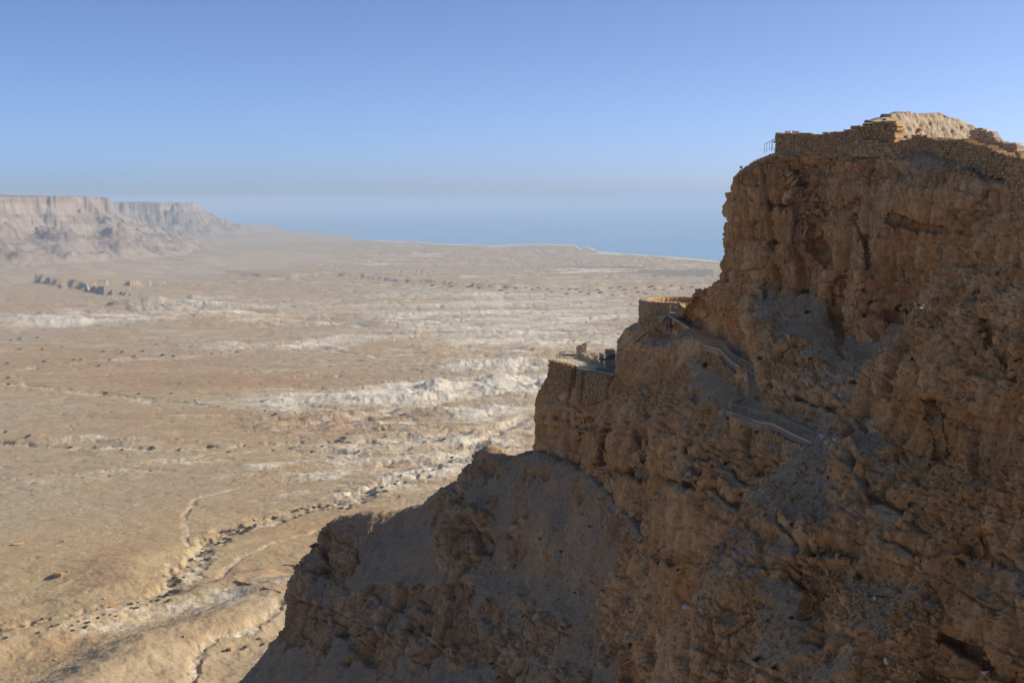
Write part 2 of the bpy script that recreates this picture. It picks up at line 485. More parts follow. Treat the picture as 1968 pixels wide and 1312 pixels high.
# ------------------------------------------------------------------ the escarpment far left
def hills():
    line = [(-5600, 3500), (-4300, 6200), (-2980, 7600), (-2690, 8350), (-2640, 9600), (-3900, 10300), (-4500, 12600), (-3230, 13900), (-3300, 15300), (-4700, 18800), (-6000, 26000)]
    th = np.linspace(R(-27), R(-4.5), 640)
    r = np.concatenate([np.arange(5200, 11500, 22), np.arange(11500, 18500, 45), np.arange(18500, 24000, 400)])
    t2, rr2 = np.meshgrid(th, r)
    x, y = rr2 * np.sin(t2), rr2 * np.cos(t2)
    q = np.stack([x, y, 0 * x], -1)
    w1 = fbm(q / 900.0 + 5, 4); w2 = ridged(q / 520.0 + 2, 5, 0.55)
    d, s, t = seg_dist(line, x, y, True)
    d = -d * s                       # + towards the sea
    kw = 1 - 0.75 * sstep(150, 800, d)
    d = d + ((w2 - 0.55) * 330 + w1 * 260) * kw + 130
    top = np.interp(y, [5000, 9500, 11500, 14500, 17000, 22000], [438, 420, 398, 372, 350, 330])
    cl = np.interp(d, [-4000, -500, 0, 60, 130, 200, 330, 750, 1200, 1800, 2500], [1.06, 1.02, 1.0, 0.78, 0.70, 0.58, 0.43, 0.17, 0.085, 0.02, -0.03])
    z = cl * top
    z += ridged(q / 190.0, 5) * 15 * sstep(0.10, 0.38, cl) * (cl < 1.02) - 10 + fbm(q / 300.0, 4) * 8 * sstep(0, .1, cl)
    z += (ridged(np.stack([x / 420, y / 420, z / 600], -1) + 8, 4) - 0.5) * 60 * sstep(0.15, 0.3, cl) * (1 - sstep(0.5, 0.8, cl))
    # dark marl mounds on the fans
    for u, v, Y_, wd, h in ((125, 440, 8000, 130, 45), (222, 426, 8500, 110, 60), (310, 430, 10500, 230, 60)):
        c = P(u, v, Y_)
        z += h * np.exp(-(((x - c[0]) / wd) ** 2 + ((y - c[1]) / (wd * 0.7)) ** 2) ** 2)
    z = z - 30 * sstep(1900, 2600, d)
    hm, nt, b = new_mat("escarpment rock")
    p = world_pos(nt)
    n1 = noise_tex(nt, 0.006, 7, 0.6, p)
    ps = world_pos(nt, (0.0012, 0.0012, 0.03))
    n2 = noise_tex(nt, 1.0, 6, 0.6, ps)
    c = mixc(nt, ramp(nt, n1, 0.4, 0.62), (0.245, 0.19, 0.145), (0.31, 0.25, 0.195))
    c = mixc(nt, ramp(nt, n2, 0.42, 0.6, 0, 0.6), c, (0.19, 0.13, 0.085))
    c = mixc(nt, attr(nt, 'fan'), c, mixc(nt, ramp(nt, n1, 0.4, 0.62), (0.37, 0.28, 0.185), (0.42, 0.33, 0.225)))
    nt.links.new(c, b.inputs['Base Color'])
    bump(nt, b, noise_tex(nt, 0.02, 7, 0.65, p), 18.0, 0.6)
    fan = 1 - sstep(0.06, 0.30, cl + w1 * .05)
    h = link_mesh("hills", np.stack([x, y, z], -1).reshape(-1, 3), grid_faces(len(r), len(th))[:, ::-1].copy(), hm, smooth=True, attrs=dict(fan=fan))
    tag(h, kind='structure')
hills()
# ------------------------------------------------------------------ the mountain: sheets of rock lofted through traced contour lines
def cubic(ctrl, ns, tens=0.5):
    """Catmull-Rom through ctrl (n,...) along axis 0, ns[i] samples in span i."""
    n = len(ctrl); out = []
    T = np.zeros_like(ctrl, dtype=float)
    T[1:-1] = (ctrl[2:] - ctrl[:-2]) * tens
    T[0] = (ctrl[1] - ctrl[0]) * tens; T[-1] = (ctrl[-1] - ctrl[-2]) * tens
    if tens > 0:                                    # no overshoot: a tangent is never longer than the shorter span beside it
        d = np.linalg.norm(np.diff(ctrl, axis=0), axis=-1, keepdims=True)
        lim = np.concatenate([d[:1], np.minimum(d[:-1], d[1:]), d[-1:]], 0)
        T = T * np.minimum(1.0, lim / (np.linalg.norm(T, axis=-1, keepdims=True) + 1e-9))
    for i in range(n - 1):
        p1, p2, m1, m2 = ctrl[i], ctrl[i + 1], T[i], T[i + 1]
        t = (np.arange(ns[i]) / ns[i]).reshape(-1, *([1] * (ctrl.ndim - 1)))
        h = (2 * t**3 - 3 * t**2 + 1) * p1 + (t**3 - 2 * t**2 + t) * m1 + (-2 * t**3 + 3 * t**2) * p2 + (t**3 - t**2) * m2
        out.append(h)
    out.append(ctrl[-1:])
    return np.concatenate(out, 0)
def normals(V):
    du = np.gradient(V, axis=1); dv = np.gradient(V, axis=0)
    n = np.cross(du, dv)
    return n / (np.linalg.norm(n, axis=-1, keepdims=True) + 1e-9)
def box_blur(a, k):
    for ax in (0, 1):
        pad = [(0, 0)] * a.ndim; pad[ax] = (k + 1, k)
        c = np.cumsum(np.pad(a, pad, mode='edge'), axis=ax)
        hi = np.take(c, range(2 * k + 1, c.shape[ax]), axis=ax); lo = np.take(c, range(0, c.shape[ax] - 2 * k - 1), axis=ax)
        a = (hi - lo) / (2 * k + 1)
    return a
_rb = np.random.default_rng(21)
BEDS = 200 + np.cumsum(_rb.uniform(1.6, 5.5, 120)); BEDR = _rb.random(130)
SUBB = 200 + np.cumsum(_rb.uniform(0.45, 1.5, 420)); SUBR = _rb.random(430)
def loft(name, rows, res, coarse_k=(), coarse_r=(), amp=1.0, mat=None, dirt_lo=0.55, dirt_hi=0.75, dirt_bias=0.0, flip=False, tens=0.42, big=1.0, dmap=None, calm=None, ns=1.0, bare=None):
    C = np.array(rows, float)                       # rows x cols x 3
    nk, nr_ = C.shape[1] - 1, C.shape[0] - 1
    lk = np.linalg.norm(np.diff(C, axis=1), axis=2); lr = np.linalg.norm(np.diff(C, axis=0), axis=2)
    vis = [k for k in range(C.shape[1]) if k not in coarse_k]; visr = [r_ for r_ in range(C.shape[0]) if r_ not in coarse_r]
    sk = [max(2, int(np.percentile(lk[visr, k], 75) / (res * (8 if (k in coarse_k or k + 1 in coarse_k) else 1)))) for k in range(nk)]
    sr = [max(2, int(np.percentile(lr[r_][vis], 75) / (res * (8 if (r_ in coarse_r or r_ + 1 in coarse_r) else 1)))) for r_ in range(nr_)]
    V = cubic(C, sr, tens)                          # along rows
    V = np.swapaxes(cubic(np.swapaxes(V, 0, 1), sk, 0.5), 0, 1)
    K_ = 1.0 if calm is None else np.swapaxes(cubic(np.swapaxes(cubic(np.asarray(calm, float), sr, 0.0), 0, 1), sk, 0.0), 0, 1)
    N = normals(V)
    if flip: N = -N
    # large irregularity first, so that ledges and slopes wander
    q = V / ns
    d1 = ns * (fbm(q / 14.0, 4) * 1.8 * big + (ridged(q * np.array([1, 1, 0.38]) / 8.0 + 4, 2) - 0.55) * 1.0 * big)
    if dmap is not None: d1 = d1 + dmap(V)
    V = V + N * (d1 * amp * K_)[..., None]
    N = normals(V)
    if flip: N = -N
    Nb = box_blur(N, 4)
    Nb = Nb / (np.linalg.norm(Nb, axis=-1, keepdims=True) + 1e-9)
    W = V / ns + (0, 0, 400 - 400 / ns)
    ln = fbm(W / 6.0 + 40, 4)
    soft = sstep(dirt_lo, dirt_hi, Nb[..., 2] + ln * 0.34 + fbm(W / 2.2 + 9, 3) * 0.16 + dirt_bias - (bare(V) if bare is not None else 0))     # loose ground
    rock = 1 - soft
    # level beds of uneven thickness, cut by upright joints that shift from bed to bed
    zz = W[..., 2] - 0.05 * W[..., 0] + 0.015 * W[..., 1] + fbm(W / 12.0, 2) * 1.0 + fbm(W / 2.5, 2) * 0.22
    bed = np.searchsorted(BEDS, zz); h1_ = BEDR[bed]
    edge = np.minimum(np.abs(zz - BEDS[np.clip(bed, 0, len(BEDS) - 1)]), np.abs(zz - BEDS[np.clip(bed - 1, 0, len(BEDS) - 1)]))
    sub = np.searchsorted(SUBB, zz); h2_ = SUBR[sub]
    edge2 = np.minimum(np.abs(zz - SUBB[np.clip(sub, 0, len(SUBB) - 1)]), np.abs(zz - SUBB[np.clip(sub - 1, 0, len(SUBB) - 1)]))
    wq = W + 0.22 * np.stack([ln, fbm(W / 3 + 3, 2), ln * 0.2], -1)
    zr = np.zeros_like(ln)
    a1, a2, ca, ta = worley(np.stack([wq[..., 0] / 6.0, wq[..., 1] / 6.0, wq[..., 2] / 26.0], -1) + 11)
    f1, f2, cid, tb = worley(np.stack([wq[..., 0] / 2.3 + h1_ * 9.3, wq[..., 1] / 2.3 + h1_ * 5.1, wq[..., 2] / 13.0], -1))
    g1, g2, cid2, tc = worley(np.stack([wq[..., 0] / 0.95 + h2_ * 7.7, wq[..., 1] / 0.95 + h2_ * 3.1, wq[..., 2] / 2.2], -1) + 7)
    e1, e2, cid3, td = worley(wq * np.array([2.5, 2.5, 1.8]) + 3)
    mod = 0.45 + 0.75 * sstep(-0.2, 0.25, fbm(W / 11.0 + 77, 3))
    ledge = 0.5 + 0.9 * sstep(-0.15, 0.25, fbm(W / 16.0 + 31, 2))
    blocks = ((ca - 0.5) * 1.7 + ta * 1.3 - 0.8 * (1 - sstep(0, 0.045, a2 - a1))
              + ((cid - 0.5) * 0.95 + tb * 0.7 - 0.55 * (1 - sstep(0.0, 0.07, f2 - f1))) * mod
              + ((cid2 - 0.5) * 0.42 + tc * 0.45 - 0.26 * (1 - sstep(0, 0.10, g2 - g1))) * mod + (cid3 - .5) * 0.16 + td * 0.28 - 0.10 * (1 - sstep(0, 0.14, e2 - e1)))
    strata = ((h1_ - 0.5) * 0.85 - 0.45 * (1 - sstep(0, 0.22, edge))) * ledge + ((h2_ - 0.5) * 0.36 - 0.16 * (1 - sstep(0, 0.12, edge2))) * mod
    fine = fbm(W / 0.6, 3) * 0.12
    peb = sstep(0.30, 0.12, e1) * (cid3 > 0.68) * 0.24 + sstep(0.30, 0.10, g1) * (cid2 > 0.80) * 0.35
    d2 = ns * rock * (strata + blocks + fine) + max(ns, 0.6) * soft * (fbm(W / 1.6, 5, 0.6) * 0.26 + (cid3 - 0.5) * 0.10 + td * 0.14 + peb)
    V = V + N * (d2 * amp * (0.3 + 0.7 * K_))[..., None]
    Nf = box_blur(normals(V) * (-1 if flip else 1), 2)
    dirt = np.clip(0.6 * soft + 0.8 * sstep(0.45, 0.8, Nf[..., 2]) - 0.12 - 1.2 * np.clip(peb, 0, 0.5) * soft, 0, 1)
    n_, m_ = V.shape[:2]
    fc = grid_faces(n_, m_)
    if not flip: fc = fc
    else: fc = fc[:, ::-1].copy()
    ob = link_mesh(name, V.reshape(-1, 3), fc, mat, smooth=False, attrs=dict(dirt=dirt, tone=0.2 * ca + 0.22 * cid + 0.22 * cid2 + 0.16 * cid3 + 0.2 * h1_))
    tag(ob, kind='structure')
    return ob

m_rock = rock_material("cliff rock", (0.66, 0.33, 0.115), (0.76, 0.485, 0.25), (0.68, 0.28, 0.07), (0.47, 0.325, 0.185))
m_talus = rock_material("talus", (0.47, 0.265, 0.115), (0.56, 0.385, 0.22), (0.50, 0.24, 0.085), (0.39, 0.27, 0.16))

def blobs(lst):      # where bare rock (+) or loose ground (-) lies on the slopes
    def f(V):
        u, v, _ = pix(V); s = np.zeros(V.shape[:2])
        for a, b, su, sv, h in lst: s += h * np.exp(-((u - a) / su) ** 2 - ((v - b) / sv) ** 2)
        return s
    return f
def groove(lst):     # ledges undercut, cracks and hollows along traced lines
    def f(V):
        u, v, _ = pix(V); s = np.zeros(V.shape[:2])
        u = u + fbm(V / 2.0, 2) * 14; v = v + fbm(V / 2.0 + 5, 2) * 10; k = np.clip(.8 + 1.2 * fbm(V / 5.0 + 60, 2), .2, 1.2)
        for wd, dp, pts in lst:
            us, vs_ = [p[0] for p in pts], [p[1] for p in pts]
            m = (u > min(us) - wd) & (u < max(us) + wd) & (v > min(vs_) - wd) & (v < max(vs_) + wd)
            d, t = seg_dist(pts, u[m], v[m])
            s[m] = np.minimum(s[m], -dp * (1 - sstep(wd * .3, wd, d)) * k[m])
        return s
    return f
M_GROOVE = [(9, 2.0, [(1185, 905), (1260, 915), (1330, 930)]), (11, 2.6, [(1325, 893), (1362, 925), (1402, 957), (1448, 992)]), (9, 1.8, [(1300, 860), (1370, 880), (1440, 930)]), (8, 1.6, [(1400, 384), (1500, 396), (1580, 402), (1640, 390)]), (6, 1.4, [(1428, 342), (1440, 385), (1452, 430)]), (20, 3.2, [(1556, 430), (1572, 470), (1578, 505)]),
            (9, 1.8, [(1612, 540), (1606, 600), (1618, 690)]), (8, 1.5, [(1480, 738), (1530, 765), (1600, 780)]), (7, 1.5, [(1200, 800), (1230, 840), (1235, 900)]), (8, 1.8, [(1130, 780), (1160, 850), (1170, 910)]), (7, 1.4, [(1050, 800), (1110, 812), (1180, 830)]), (6, 1.2, [(1040, 745), (1090, 775), (1130, 790)]),
            (6, 1.3, [(1500, 330), (1515, 380)]), (7, 1.3, [(1640, 420), (1660, 480), (1655, 560)]), (7, 1.4, [(1700, 420), (1760, 440), (1850, 445)]), (7, 1.5, [(1640, 590), (1720, 605), (1800, 600)]), (7, 1.6, [(1215, 1000), (1240, 1060), (1300, 1080)]), (6, 1.2, [(1470, 470), (1478, 540)])]
A_GROOVE = [(14, 1.8, [(1560, 1052), (1590, 1046), (1618, 1050)]), (14, 1.8, [(1815, 1228), (1860, 1255), (1910, 1290), (1965, 1318)]), (8, 1.2, [(1403, 1048), (1398, 1100)]), (9, 1.2, [(1640, 880), (1680, 960), (1760, 985)]), (9, 1.2, [(1760, 700), (1790, 780), (1800, 880)]), (9, 1.2, [(1880, 560), (1890, 640), (1940, 700)]), (8, 1.0, [(1500, 1010), (1540, 1050), (1520, 1110)]), (8, 1.0, [(1700, 1040), (1780, 1060), (1860, 1050)])]
M_BARE = [(1550, 740, 80, 60, .22), (1430, 870, 120, 60, .15), (1350, 820, 80, 60, .12), (1300, 700, 60, 20, .1), (1600, 600, 20, 60, .25), (1480, 650, 25, 40, .2), (1540, 655, 40, 12, .2), (1500, 610, 25, 25, .1), (1200, 800, 120, 80, .2), (1265, 1190, 55, 90, -.45), (1180, 960, 18, 60, -.2), (1530, 700, 60, 14, .2)]
D_BARE = [(905, 1020, 45, 80, .4), (650, 1070, 55, 60, .3), (580, 1150, 45, 80, .3), (820, 1230, 150, 55, .3), (1000, 1150, 50, 40, .12), (1075, 1200, 40, 30, .3), (900, 900, 50, 18, .2), (1250, 1230, 50, 90, -.3), (690, 1170, 50, 40, .2), (1085, 1030, 110, 130, -.36), (780, 1060, 60, 40, -.12), (1140, 1130, 40, 80, -.1), (560, 1280, 60, 40, -.1)]
A_BARE = [(1560, 910, 70, 25, -.2), (1690, 1150, 90, 45, -.32), (1490, 1220, 55, 70, -.34), (1620, 1230, 60, 60, -.25), (1760, 1240, 70, 40, -.25), (1430, 1080, 40, 50, .2), (1360, 1250, 30, 80, .2), (1880, 1200, 70, 70, .2), (1560, 1010, 60, 30, .2), (1800, 800, 150, 200, .2)]
def PR(lst): return [P(*q) for q in lst]
# --- main cliff with the summit, the path ledge and the rock under the two terraces
M = [
 [(2150,330,112),(1960,352,138),(1850,318,158),(1760,298,172),(1700,295,181),(1650,292,189),(1600,294,195),(1560,296,200),(1525,294,203),(1494,294,206),(1480,298,210),(1476,300,216),(1480,300,226),(1500,300,236)],
 [(2150,400,108),(1960,420,132),(1850,375,152),(1740,367,166),(1690,350,176),(1640,318,186),(1590,314,193),(1550,312,198),(1510,306,202),(1480,309,206),(1420,334,209),(1418,336,215),(1430,334,228),(1470,332,240)],
 [(2150,470,107),(1960,480,130),(1850,440,150),(1740,430,164),(1680,415,174),(1630,388,184),(1580,385,191),(1540,383,196),(1500,382,201),(1455,380,206),(1412,371,211),(1412,372,218),(1412,372,231),(1455,372,244)],
 [(2150,600,105),(1960,590,128),(1850,540,148),(1740,520,162),(1680,510,172),(1630,500,181),(1588,492,190),(1562,485,197),(1510,480,200),(1450,476,206),(1398,470,213),(1400,472,220),(1405,472,234),(1450,472,247)],
 [(2150,740,103),(1960,700,126),(1850,660,146),(1740,640,160),(1665,640,172),(1610,625,181),(1585,570,191),(1545,562,198),(1495,556,205),(1450,555,208),(1388,533,215),(1390,535,223),(1410,535,238),(1450,535,250)],
 [(2150,800,101),(1960,760,124),(1850,730,143),(1740,705,156),(1650,705,168),(1590,690,176),(1530,660,185),(1480,640,194),(1455,610,203),(1420,590,210),(1348,562,220),(1332,578,228),(1385,580,244),(1440,580,258)],
 [(2150,900,100),(1960,880,122),(1850,860,140),(1740,845,150),(1620,828,162),(1545,812,171),(1495,798,178),(1458,772,185),(1464,712,199),(1432,668,214),(1345,620,235),(1285,633,249),(1240,628,257),(1222,622,263)],
 [(2150,910,98),(1960,890,119),(1850,875,136),(1740,865,147),(1630,850,157),(1545,839,168),(1470,815,175.5),(1397,793,183.5),(1436,762,191.5),(1428,709,204.5),(1330,648,231),(1285,660,241),(1228,673,252),(1186,655,266)],
 [(2150,940,97),(1960,920,117),(1850,905,133),(1740,895,144),(1635,880,154),(1545,865,165),(1465,850,173),(1386,825,182),(1415,790,189),(1415,737,206),(1315,674,231),(1275,690,239),(1215,702,251),(1182,690,264)],
 [(2150,980,96),(1960,970,115),(1850,960,131),(1740,950,142),(1600,930,152),(1520,900,163),(1450,880,172),(1370,850,181),(1380,800,190),(1375,760,204),(1290,720,230),(1255,730,239),(1205,736,250),(1180,712,264)],
 [(2150,1020,95),(1960,1020,113),(1850,1010,129),(1740,1000,140),(1580,980,150),(1500,950,161),(1430,930,170),(1345,890,180),(1350,840,190),(1340,800,203),(1255,770,229),(1200,775,245),(1136,772,265),(1058,724,282)],
 [(2150,1080,94),(1960,1080,112),(1850,1070,128),(1740,1060,138),(1560,1030,149),(1480,1000,160),(1400,990,169),(1310,950,180),(1300,910,192),(1290,870,205),(1225,850,228),(1170,840,247),(1100,812,268),(1032,774,283)],
 [(2150,1150,93),(1960,1150,110),(1850,1140,126),(1740,1130,136),(1540,1100,148),(1450,1080,158),(1370,1080,168),(1290,1060,181),(1260,1030,195),(1230,990,210),(1190,940,232),(1140,900,252),(1088,880,270),(1026,862,283)],
 [(2150,1260,90),(1960,1260,107),(1850,1250,122),(1740,1240,132),(1520,1200,145),(1430,1190,155),(1350,1190,165),(1275,1180,179),(1230,1140,194),(1197,1080,210),(1180,1000,230),(1132,932,253),(1085,902,272),(1024,885,285)],
 [(2150,1450,85),(1960,1450,100),(1850,1450,115),(1740,1440,125),(1500,1420,138),(1400,1400,148),(1320,1390,158),(1250,1360,172),(1200,1320,188),(1165,1220,206),(1160,1090,230),(1120,1010,253),(1068,975,274),(1026,955,288)],
]
def set_back(Y, f=0.45): return Y + max(0.0, 203.0 - Y) * f
rows = []
for i, r_ in enumerate(M):
    f_ = (0.45, 0.45, 0.45, 0.45, 0.38, 0.2)[i] if i < 6 else 0.0
    pts = PR([(u, v, set_back(Y_, f_)) for u, v, Y_ in r_])
    e = pts[-1]
    if i < 6: pts += [e + (4, 1, 0.5), e + (12, -1, 0.5), np.array([62 + 1.5 * i, e[1] - 8, e[2]]), np.array([170 + 4 * i, e[1] - 60, e[2]])]
    else: pts += [e + (4, 8, 0.5), e + (12, 15, 0), np.array([56 + 1.5 * i, e[1] + 10, e[2] - 2]), np.array([170 + 4 * i, e[1] - 40, e[2]])]
    rows.append(pts)
inner = [p + np.array([10, 4, 0.6]) for p in rows[0]]
inner2 = [np.array([max(90, p[0] + 40), p[1], 403.5]) for p in rows[0]]
inner3 = [np.array([190, p[1], 403.0]) for p in rows[0]]
low = [p + np.array([-30 - 0.1 * max(0, 300 - p[1]), -30, -230]) for p in rows[-1]]
for q in (-1, -2, -3): low[q] = rows[-1][q] + np.array([40, 120, -240])
calm = np.ones((len(M) + 4, 18))
calm[3] = 0.35; calm[2] = 0.4
calm[9] = 0.3; calm[10] = 0.08; calm[11] = 0.3; calm[12] = 0.6
calm[8:14, 11:14] = np.minimum(calm[8:14, 11:14], 0.2); calm[14, 13] = 0.3; calm[15:18, 13:15] = 0.5; calm[13, 13:15] = 0.25; calm[4:8, 10:12] = 0.55
cliff = loft("cliff", [inner3, inner2, inner] + rows + [low], 0.25, coarse_k=(0, 15, 16, 17), coarse_r=(0, 1, 18), mat=m_rock, calm=calm, amp=0.9, dmap=groove(M_GROOVE), bare=blobs(M_BARE))

# --- the shoulder running down to the left
D = [
 [(1400,1150,170),(1300,1110,185),(1230,1020,207),(1180,960,230),(1100,892,262),(1012,870,283),(974,884,292),(936,862,304),(905,909,310),(830,950,318),(765,986,324),(690,987,330),(644,1006,334),(624,1016,336)],
 [(1400,1210,167),(1300,1170,181),(1225,1100,203),(1165,1030,225),(1080,960,256),(1000,920,277),(955,925,285),(905,937,296),(868,955,304),(815,1010,309),(750,1042,314),(690,1042,320),(645,1062,326),(621,1060,331)],
 [(1400,1280,163),(1300,1240,177),(1220,1180,198),(1150,1110,220),(1060,1040,249),(985,1000,270),(935,1000,277),(885,1010,286),(850,1030,292),(795,1070,299),(735,1100,305),(680,1110,312),(625,1112,320),(588,1082,330)],
 [(1400,1350,159),(1300,1310,173),(1210,1260,192),(1130,1200,213),(1040,1130,241),(970,1090,261),(920,1090,269),(870,1100,276),(830,1120,283),(775,1150,290),(715,1170,297),(660,1175,304),(600,1170,314),(564,1142,326)],
 [(1400,1420,155),(1300,1390,168),(1200,1340,186),(1110,1290,205),(1020,1230,231),(950,1190,251),(900,1190,259),(850,1200,266),(805,1215,273),(750,1235,281),(690,1245,289),(630,1245,297),(578,1238,310),(552,1208,324)],
 [(1400,1500,150),(1290,1480,162),(1190,1430,179),(1090,1390,196),(1000,1340,220),(930,1300,240),(870,1300,249),(815,1310,256),(770,1320,263),(710,1330,272),(650,1335,280),(590,1330,290),(535,1310,304),(497,1268,321)],
 [(1400,1640,140),(1280,1620,152),(1170,1570,168),(1070,1540,182),(970,1500,203),(900,1460,222),(830,1460,231),(770,1470,238),(720,1480,246),(660,1490,255),(600,1490,263),(530,1480,272),(470,1460,286),(395,1400,312)],
]
rows = []
for i, r_ in enumerate(D):
    pts = PR(r_)
    e = pts[-1]
    pts += [e + (5, 14, -2 - i), e + (15, 27, -6 - 2 * i), e + (45, 60, -18 - 4 * i)]
    rows.append(pts)
back1 = [p + np.array([6, 12, -5.0]) for p in rows[0]]
back2 = [p + np.array([40, 60, -45.0]) for p in rows[0]]
low = [p + np.array([-110, -90, -230]) for p in rows[-1]]
def d_map(V):      # outcrops standing out of the slope
    u, v, _ = pix(V)
    s = np.zeros(V.shape[:2])
    for a, b, su, sv, h in ((905, 1030, 38, 75, 4.5), (640, 1060, 55, 60, 2.5), (940, 885, 22, 18, 2.0), (1075, 1190, 40, 40, 2.5), (960, 1090, 60, 60, -2.5), (790, 1130, 120, 25, 2.0), (1060, 1010, 18, 30, 1.2), (1240, 1240, 40, 60, 2.5), (830, 1260, 90, 50, -2.5), (720, 1220, 60, 70, 2.2), (580, 1130, 30, 60, 1.5)):
        s += 0.6 * h * np.exp(-((u - a) / su) ** 2 - ((v - b) / sv) ** 2)
    return s
shoulder = loft("rock_slope", [back2, back1] + rows + [low], 0.34, coarse_k=(15, 16), coarse_r=(0, 9), mat=m_talus, dirt_lo=0.50, dirt_hi=0.66, dirt_bias=0.05, dmap=d_map, bare=blobs(D_BARE))

# --- the near buttress on the right
A = [
 [(2300,420,78),(2100,430,88),(1990,420,100),(1957,412,106),(1940,398,110)],
 [(2300,560,77),(2100,560,86),(1990,540,96),(1925,520,105),(1884,508,112)],
 [(2300,650,77),(2100,640,85),(1950,620,96),(1850,610,106),(1790,592,118)],
 [(2300,760,77),(2100,750,84),(1920,740,94),(1780,720,106),(1700,690,120)],
 [(2300,860,77),(2100,850,83),(1900,860,93),(1740,850,105),(1628,804,122)],
 [(2300,960,76),(2100,950,82),(1860,950,92),(1700,920,102),(1555,856,118)],
 [(2300,1060,75),(2100,1050,81),(1830,1050,90),(1640,1020,100),(1458,952,114)],
 [(2300,1160,74),(2050,1150,80),(1800,1150,88),(1600,1110,97),(1395,1042,110)],
 [(2300,1260,72),(2050,1250,78),(1800,1250,86),(1560,1240,94),(1340,1172,105)],
 [(2300,1400,70),(2050,1400,76),(1800,1400,83),(1540,1400,91),(1336,1330,100)],
 [(2300,1650,67),(2050,1650,73),(1800,1650,79),(1500,1650,86),(1310,1560,94)],
]
rows = []
for i, r_ in enumerate(A):
    pts = PR(r_)
    e = pts[-1]
    m1 = (np.array(pts[2]) + pts[3]) / 2; m2 = (np.array(pts[3]) + pts[4]) / 2
    pts = pts[:3] + [m1, pts[3], m2, pts[4]]
    pts += [e + (4, 6, 0.3), e + (22, 12, 1.5)]
    pts = [np.array([14 - 0.4 * i, -60, pts[0][2] - 2.0]), np.array([26 - 1.2 * i, 25, pts[0][2]])] + pts
    rows.append(pts)
inner = [p + np.array([14, 6, 3.0]) for p in rows[0]]
inner2 = [np.array([120, p[1] + 10, 407.0]) for p in rows[0]]
low = [p + np.array([-50, -20, -250]) for p in rows[-1]]
def a_map(V):
    u, v, _ = pix(V)
    s = np.zeros(V.shape[:2])
    for a, b, su, sv, h in ((1500, 1000, 50, 45, 3.0), (1560, 1190, 70, 80, -3.0), (1430, 1110, 50, 60, 2.0), (1900, 1180, 60, 60, 1.4), (1830, 1262, 40, 28, -1.2),
                            (1660, 1010, 45, 30, 1.5), (1650, 860, 40, 60, 2.0), (1780, 640, 30, 30, 1.6), (1720, 760, 40, 60, 1.5), (1900, 940, 60, 70, 1.8), (1700, 1120, 60, 50, -2.0), (1580, 1052, 60, 10, -1.6)):
        s += 0.5 * h * np.exp(-((u - a) / su / 1.3) ** 2 - ((v - b) / sv / 1.3) ** 2)
    return s + groove(A_GROOVE)(V)
buttress = loft("rock_buttress", [inner2, inner] + rows + [low], 0.14, coarse_k=(0, 1, 10), coarse_r=(0, 13), amp=0.8, mat=m_rock, dmap=a_map, bare=blobs(A_BARE), big=1.0, ns=0.6, dirt_lo=0.68, dirt_hi=0.88)
# ------------------------------------------------------------------ builders for the built things
class MB:
    def __init__(s): s.v = []; s.f = []; s.t = []
    def hexa(s, c8, tone=0.5):
        k = len(s.v); s.v += [tuple(map(float, q)) for q in c8]; s.t += [tone] * 8
        for q in ((0, 3, 2, 1), (4, 5, 6, 7), (0, 1, 5, 4), (1, 2, 6, 5), (2, 3, 7, 6), (3, 0, 4, 7)):
            s.f.append(tuple(k + i for i in q))
    def box(s, c, size, rz=0.0, tone=0.5):
        x, y, z = size[0] / 2, size[1] / 2, size[2] / 2
        cs, sn = math.cos(rz), math.sin(rz)
        s.hexa([(c[0] + a * cs - b * sn, c[1] + a * sn + b * cs, c[2] + d) for d in (-z, z) for a, b in ((-x, -y), (x, -y), (x, y), (-x, y))], tone)
    def beam(s, a, b, w, h, tone=0.5):
        a, b = np.asarray(a, float), np.asarray(b, float)
        d = b - a; L = np.linalg.norm(d)
        if L < 1e-6: return
        d /= L
        side = np.cross(d, (0, 0, 1.0))
        if np.linalg.norm(side) < 1e-3: side = np.array([1.0, 0, 0])
        side /= np.linalg.norm(side); up = np.cross(side, d)
        s.hexa([p + side * i * w / 2 + up * j * h / 2 for p in (a, b) for i, j in ((-1, -1), (1, -1), (1, 1), (-1, 1))], tone)
    def tube(s, pts, r, n=6):
        pts = [np.asarray(p, float) for p in pts]; k = len(s.v)
        for i, p in enumerate(pts):
            d = pts[min(i + 1, len(pts) - 1)] - pts[max(i - 1, 0)]; d /= np.linalg.norm(d) + 1e-9
            a = np.cross(d, (0.31, 0.2, 1.0)); a /= np.linalg.norm(a) + 1e-9; b = np.cross(d, a)
            rr_ = r[i] if hasattr(r, '__len__') else r
            for j in range(n):
                t = 2 * math.pi * j / n
                s.v.append(tuple(p + rr_ * (math.cos(t) * a + math.sin(t) * b))); s.t.append(0.5)
        for i in range(len(pts) - 1):
            for j in range(n):
                s.f.append((k + i * n + j, k + i * n + (j + 1) % n, k + (i + 1) * n + (j + 1) % n, k + (i + 1) * n + j))
        s.f.append(tuple(k + j for j in range(n))[::-1]); s.f.append(tuple(k + (len(pts) - 1) * n + j for j in range(n)))
    def build(s, name, mat, parent=None):
        v = np.array(s.v)
        if parent is not None: v = v - np.array(parent.location)
        ob = link_mesh(name, v, s.f, mat, parent, attrs=dict(tone=s.t, dirt=[0.0] * len(s.t)))
        return ob

